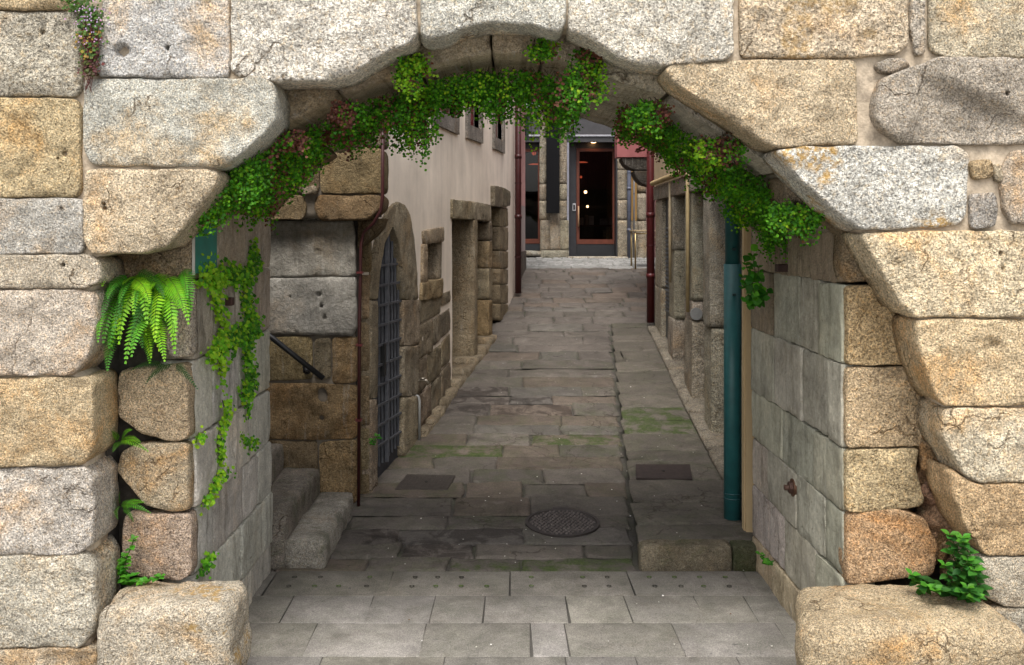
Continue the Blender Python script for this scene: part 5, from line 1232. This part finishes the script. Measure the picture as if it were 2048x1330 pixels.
weed('pellitory_plant', 'bushy dark green leafy weed behind the long ochre block on the right', [pxs((1925, 1185, 4.62), (1930, 1140, 4.55), (1915, 1100, 4.5), (1900, 1070, 4.48)), pxs((1930, 1185, 4.62), (1945, 1150, 4.5), (1940, 1110, 4.46), (1925, 1085, 4.45)), pxs((1925, 1190, 4.6), (1900, 1160, 4.5), (1890, 1130, 4.48)), pxs((1935, 1190, 4.6), (1955, 1175, 4.45), (1950, 1140, 4.42)),
    pxs((1920, 1190, 4.6), (1885, 1175, 4.5), (1855, 1172, 4.48)), pxs((1900, 1190, 4.6), (1860, 1165, 4.56), (1825, 1150, 4.52)), pxs((1930, 1192, 4.58), (1945, 1185, 4.42), (1935, 1175, 4.38)), pxs((1850, 1180, 4.6), (1832, 1160, 4.55)), pxs((1925, 1150, 4.58), (1905, 1110, 4.5), (1925, 1075, 4.47)), pxs((1930, 1170, 4.56), (1915, 1150, 4.46), (1935, 1120, 4.43)), pxs((1940, 1190, 4.55), (1925, 1180, 4.4), (1950, 1195, 4.36)), pxs((1910, 1190, 4.58), (1895, 1178, 4.46), (1870, 1180, 4.42))], .058, PEL, tuple(P(1925, 1190, 4.6)), ratio=.6, dense=.019)
IV = [(.045, .21, .016), (.07, .28, .018), (.10, .36, .024), (.03, .14, .014)]
weed('ivy_plant', 'bushy climbing plant with heart shaped leaves beside the teal drainpipe', [pxs((1522, 590, 6.0), (1505, 570, 5.95), (1510, 540, 5.9), (1505, 512, 5.9)), pxs((1522, 590, 6.0), (1495, 580, 5.9), (1485, 555, 5.88)), pxs((1520, 590, 6.0), (1500, 600, 5.92), (1488, 600, 5.9)), pxs((1522, 580, 6.0), (1515, 560, 5.88), (1518, 535, 5.88)), pxs((1518, 590, 6), (1508, 585, 5.85), (1500, 555, 5.85), (1492, 530, 5.85)), pxs((1520, 600, 6), (1505, 605, 5.9))], .046, IV, tuple(P(1522, 595, 6.0)), ratio=.95, dense=.02, hang=True)
weed('weed', 'tiny green weed growing at the edge of the arched iron gate', [pxs((748, 890, 7.95), (750, 880, 7.85), (754, 872, 7.82)), pxs((748, 890, 7.95), (745, 880, 7.85))], .05, [(.04, .2, .012), (.06, .25, .015)], tuple(P(748, 890, 7.95)), group='small weeds', dense=.05)
weed('weed', 'small clover-like weed low on the grey right jamb', [pxs((1540, 1125, 6.02), (1528, 1115, 5.95), (1520, 1108, 5.93)), pxs((1540, 1125, 6.02), (1532, 1126, 5.93))], .042, [(.035, .17, .012), (.05, .2, .014)], tuple(P(1540, 1125, 6.02)), group='small weeds', ratio=.85)
weed('weed', 'low leafy creeper along the bottom of the lowest left quoin above the squat block', [pxs((250, 1165, 4.76), (247, 1130, 4.72), (262, 1095, 4.73), (268, 1078, 4.72)), pxs((250, 1165, 4.76), (275, 1160, 4.72), (305, 1158, 4.7), (322, 1152, 4.68)), pxs((246, 1165, 4.75), (255, 1150, 4.7), (270, 1150, 4.7)), pxs((246, 1150, 4.76), (244, 1120, 4.73)), pxs((255, 1168, 4.75), (262, 1160, 4.69), (285, 1164, 4.68)), pxs((240, 1140, 4.74), (252, 1135, 4.71), (250, 1112, 4.72))], .034, [(.045, .2, .014), (.07, .26, .016), (.05, .22, .014)], tuple(P(250, 1165, 4.76)), group='small weeds', ratio=.7, dense=.016)
# toadflax in the joint, top left
t = thing('toadflax_plant', 'trailing toadflax with tiny mauve flowers and yellowing leaves in the top left joint', 'plant', tuple(P(180, 30, 4.5))); lf, sm, fl = MB(), MB(), MB()
for i in range(900):
    v = random.uniform(-30, 150)*1.0; w = 30*(1-.45*max(0, v)/150); u = 180+random.gauss(0, .5)*w-(18 if v < 20 else 0)*random.random()*2.2
    p = P(u, v, 4.5-random.uniform(.0, .05)); c = random.choice([(.06, .15, .02), (.09, .19, .03), (.05, .11, .02)])
    if v > 60 and random.random() < .45: c = random.choice([(.38, .26, .03), (.28, .2, .05), (.13, .03, .03)])
    if v > 120: c = random.choice([(.10, .03, .03), (.07, .05, .02), (.08, .12, .02)])
    leaf_fan(lf, p, Vector((random.uniform(-.5, .5), -1, random.uniform(0, .8))), Vector((random.uniform(-1, 1), 0, random.uniform(-1, .6))), random.uniform(.010, .018), vary(c))
for i in range(85):
    v = random.uniform(-30, 90); u = 180+random.gauss(0, .55)*30-(30*random.random() if v < 15 else 0); p = P(u, v, 4.44)
    leaf_fan(fl, p, Vector((random.uniform(-.4, .4), -1, .3)), Vector((random.uniform(-1, 1), 0, 1)), .008, vary((.5, .33, .55), .2))
for i in range(40):
    u = 180+random.uniform(-14, 14); v = random.uniform(20, 110); pts = [P(u, v, 4.49), P(u+random.uniform(-8, 8), v+35, 4.455), P(178+random.uniform(-8, 6), min(196, v+80), 4.475)]; sm.tube(pts, .0016, 4, vary((.10, .035, .03)), False)
lf.build('leaves', M['leaf'], t, False, col=True); fl.build('flowers', M['leaf'], t, False, col=True); sm.build('stems', M['stem'], t, True, col=True)

# litter of pale petals and bits on the paving
mb = MB()
for i in range(150):
    y = random.uniform(5.2, 13.5) if random.random() < .8 else random.uniform(6.4, 9); x = random.uniform(-1.1+.12*max(0, y-7), 1.6); z = (zs(y) if (x > xK(y) and y > 6.6) else zg(y))+.012; s = random.uniform(.003, .008); a = random.random()*6
    c = random.choice([(.62, .6, .55, 1), (.5, .48, .42, 1), (.7, .68, .66, 1), (.12, .07, .04, 1)])
    mb.add([(x+s*math.cos(a+k*1.57)*random.uniform(.6, 1.2), y+s*1.6*math.sin(a+k*1.57), z+random.uniform(0, .004)) for k in range(4)], [(0, 1, 2, 3)], c)
tag(mb.build('litter', M['stem'], col=True), kind='stuff')

# ================================================================== LIGHT AND CAMERA
SUN_EL, SUN_AZ = 60, 186     # degrees; azimuth clockwise from +y
w = bpy.data.worlds.new('World'); bpy.context.scene.world = w; w.use_nodes = True; nt = w.node_tree
sky = nt.nodes.new('ShaderNodeTexSky'); sky.sky_type = 'NISHITA'; sky.sun_disc = False; sky.sun_elevation = R_(SUN_EL); sky.sun_rotation = R_(SUN_AZ); sky.air_density = 1.0; sky.dust_density = 4.0; sky.ozone_density = 1.0
hs_ = nt.nodes.new('ShaderNodeHueSaturation'); hs_.inputs['Saturation'].default_value = .25
nt.links.new(sky.outputs[0], hs_.inputs['Color']); nt.links.new(hs_.outputs[0], nt.nodes['Background'].inputs[0]); nt.nodes['Background'].inputs[1].default_value = .15
ld = bpy.data.lights.new('sun', 'SUN'); ld.energy = 1.5; ld.angle = R_(22); ld.color = (1, .955, .88)
lo = bpy.data.objects.new('sun', ld); C.objects.link(lo)
az, el = R_(SUN_AZ), R_(SUN_EL); sd = Vector((math.sin(az)*math.cos(el), math.cos(az)*math.cos(el), math.sin(el)))
lo.location = sd*30; lo.rotation_euler = (-sd).to_track_quat('-Z', 'Y').to_euler()
cam = bpy.data.cameras.new('camera'); co = bpy.data.objects.new('camera', cam); C.objects.link(co)
co.location = (0, 0, H); co.rotation_euler = (R_(90), 0, 0); cam.sensor_width = 36; cam.lens = 36*F/2048
cam.shift_x = (1024-CX)/2048; cam.shift_y = -(665-CY)/2048; cam.clip_end = 500; cam.clip_start = .05
sc = bpy.context.scene; sc.camera = co
sc.view_settings.view_transform = 'Standard'; sc.view_settings.look = 'None'; sc.view_settings.gamma = 1; sc.view_settings.exposure = .92
sc.cycles.diffuse_bounces = 5; sc.cycles.max_bounces = 12
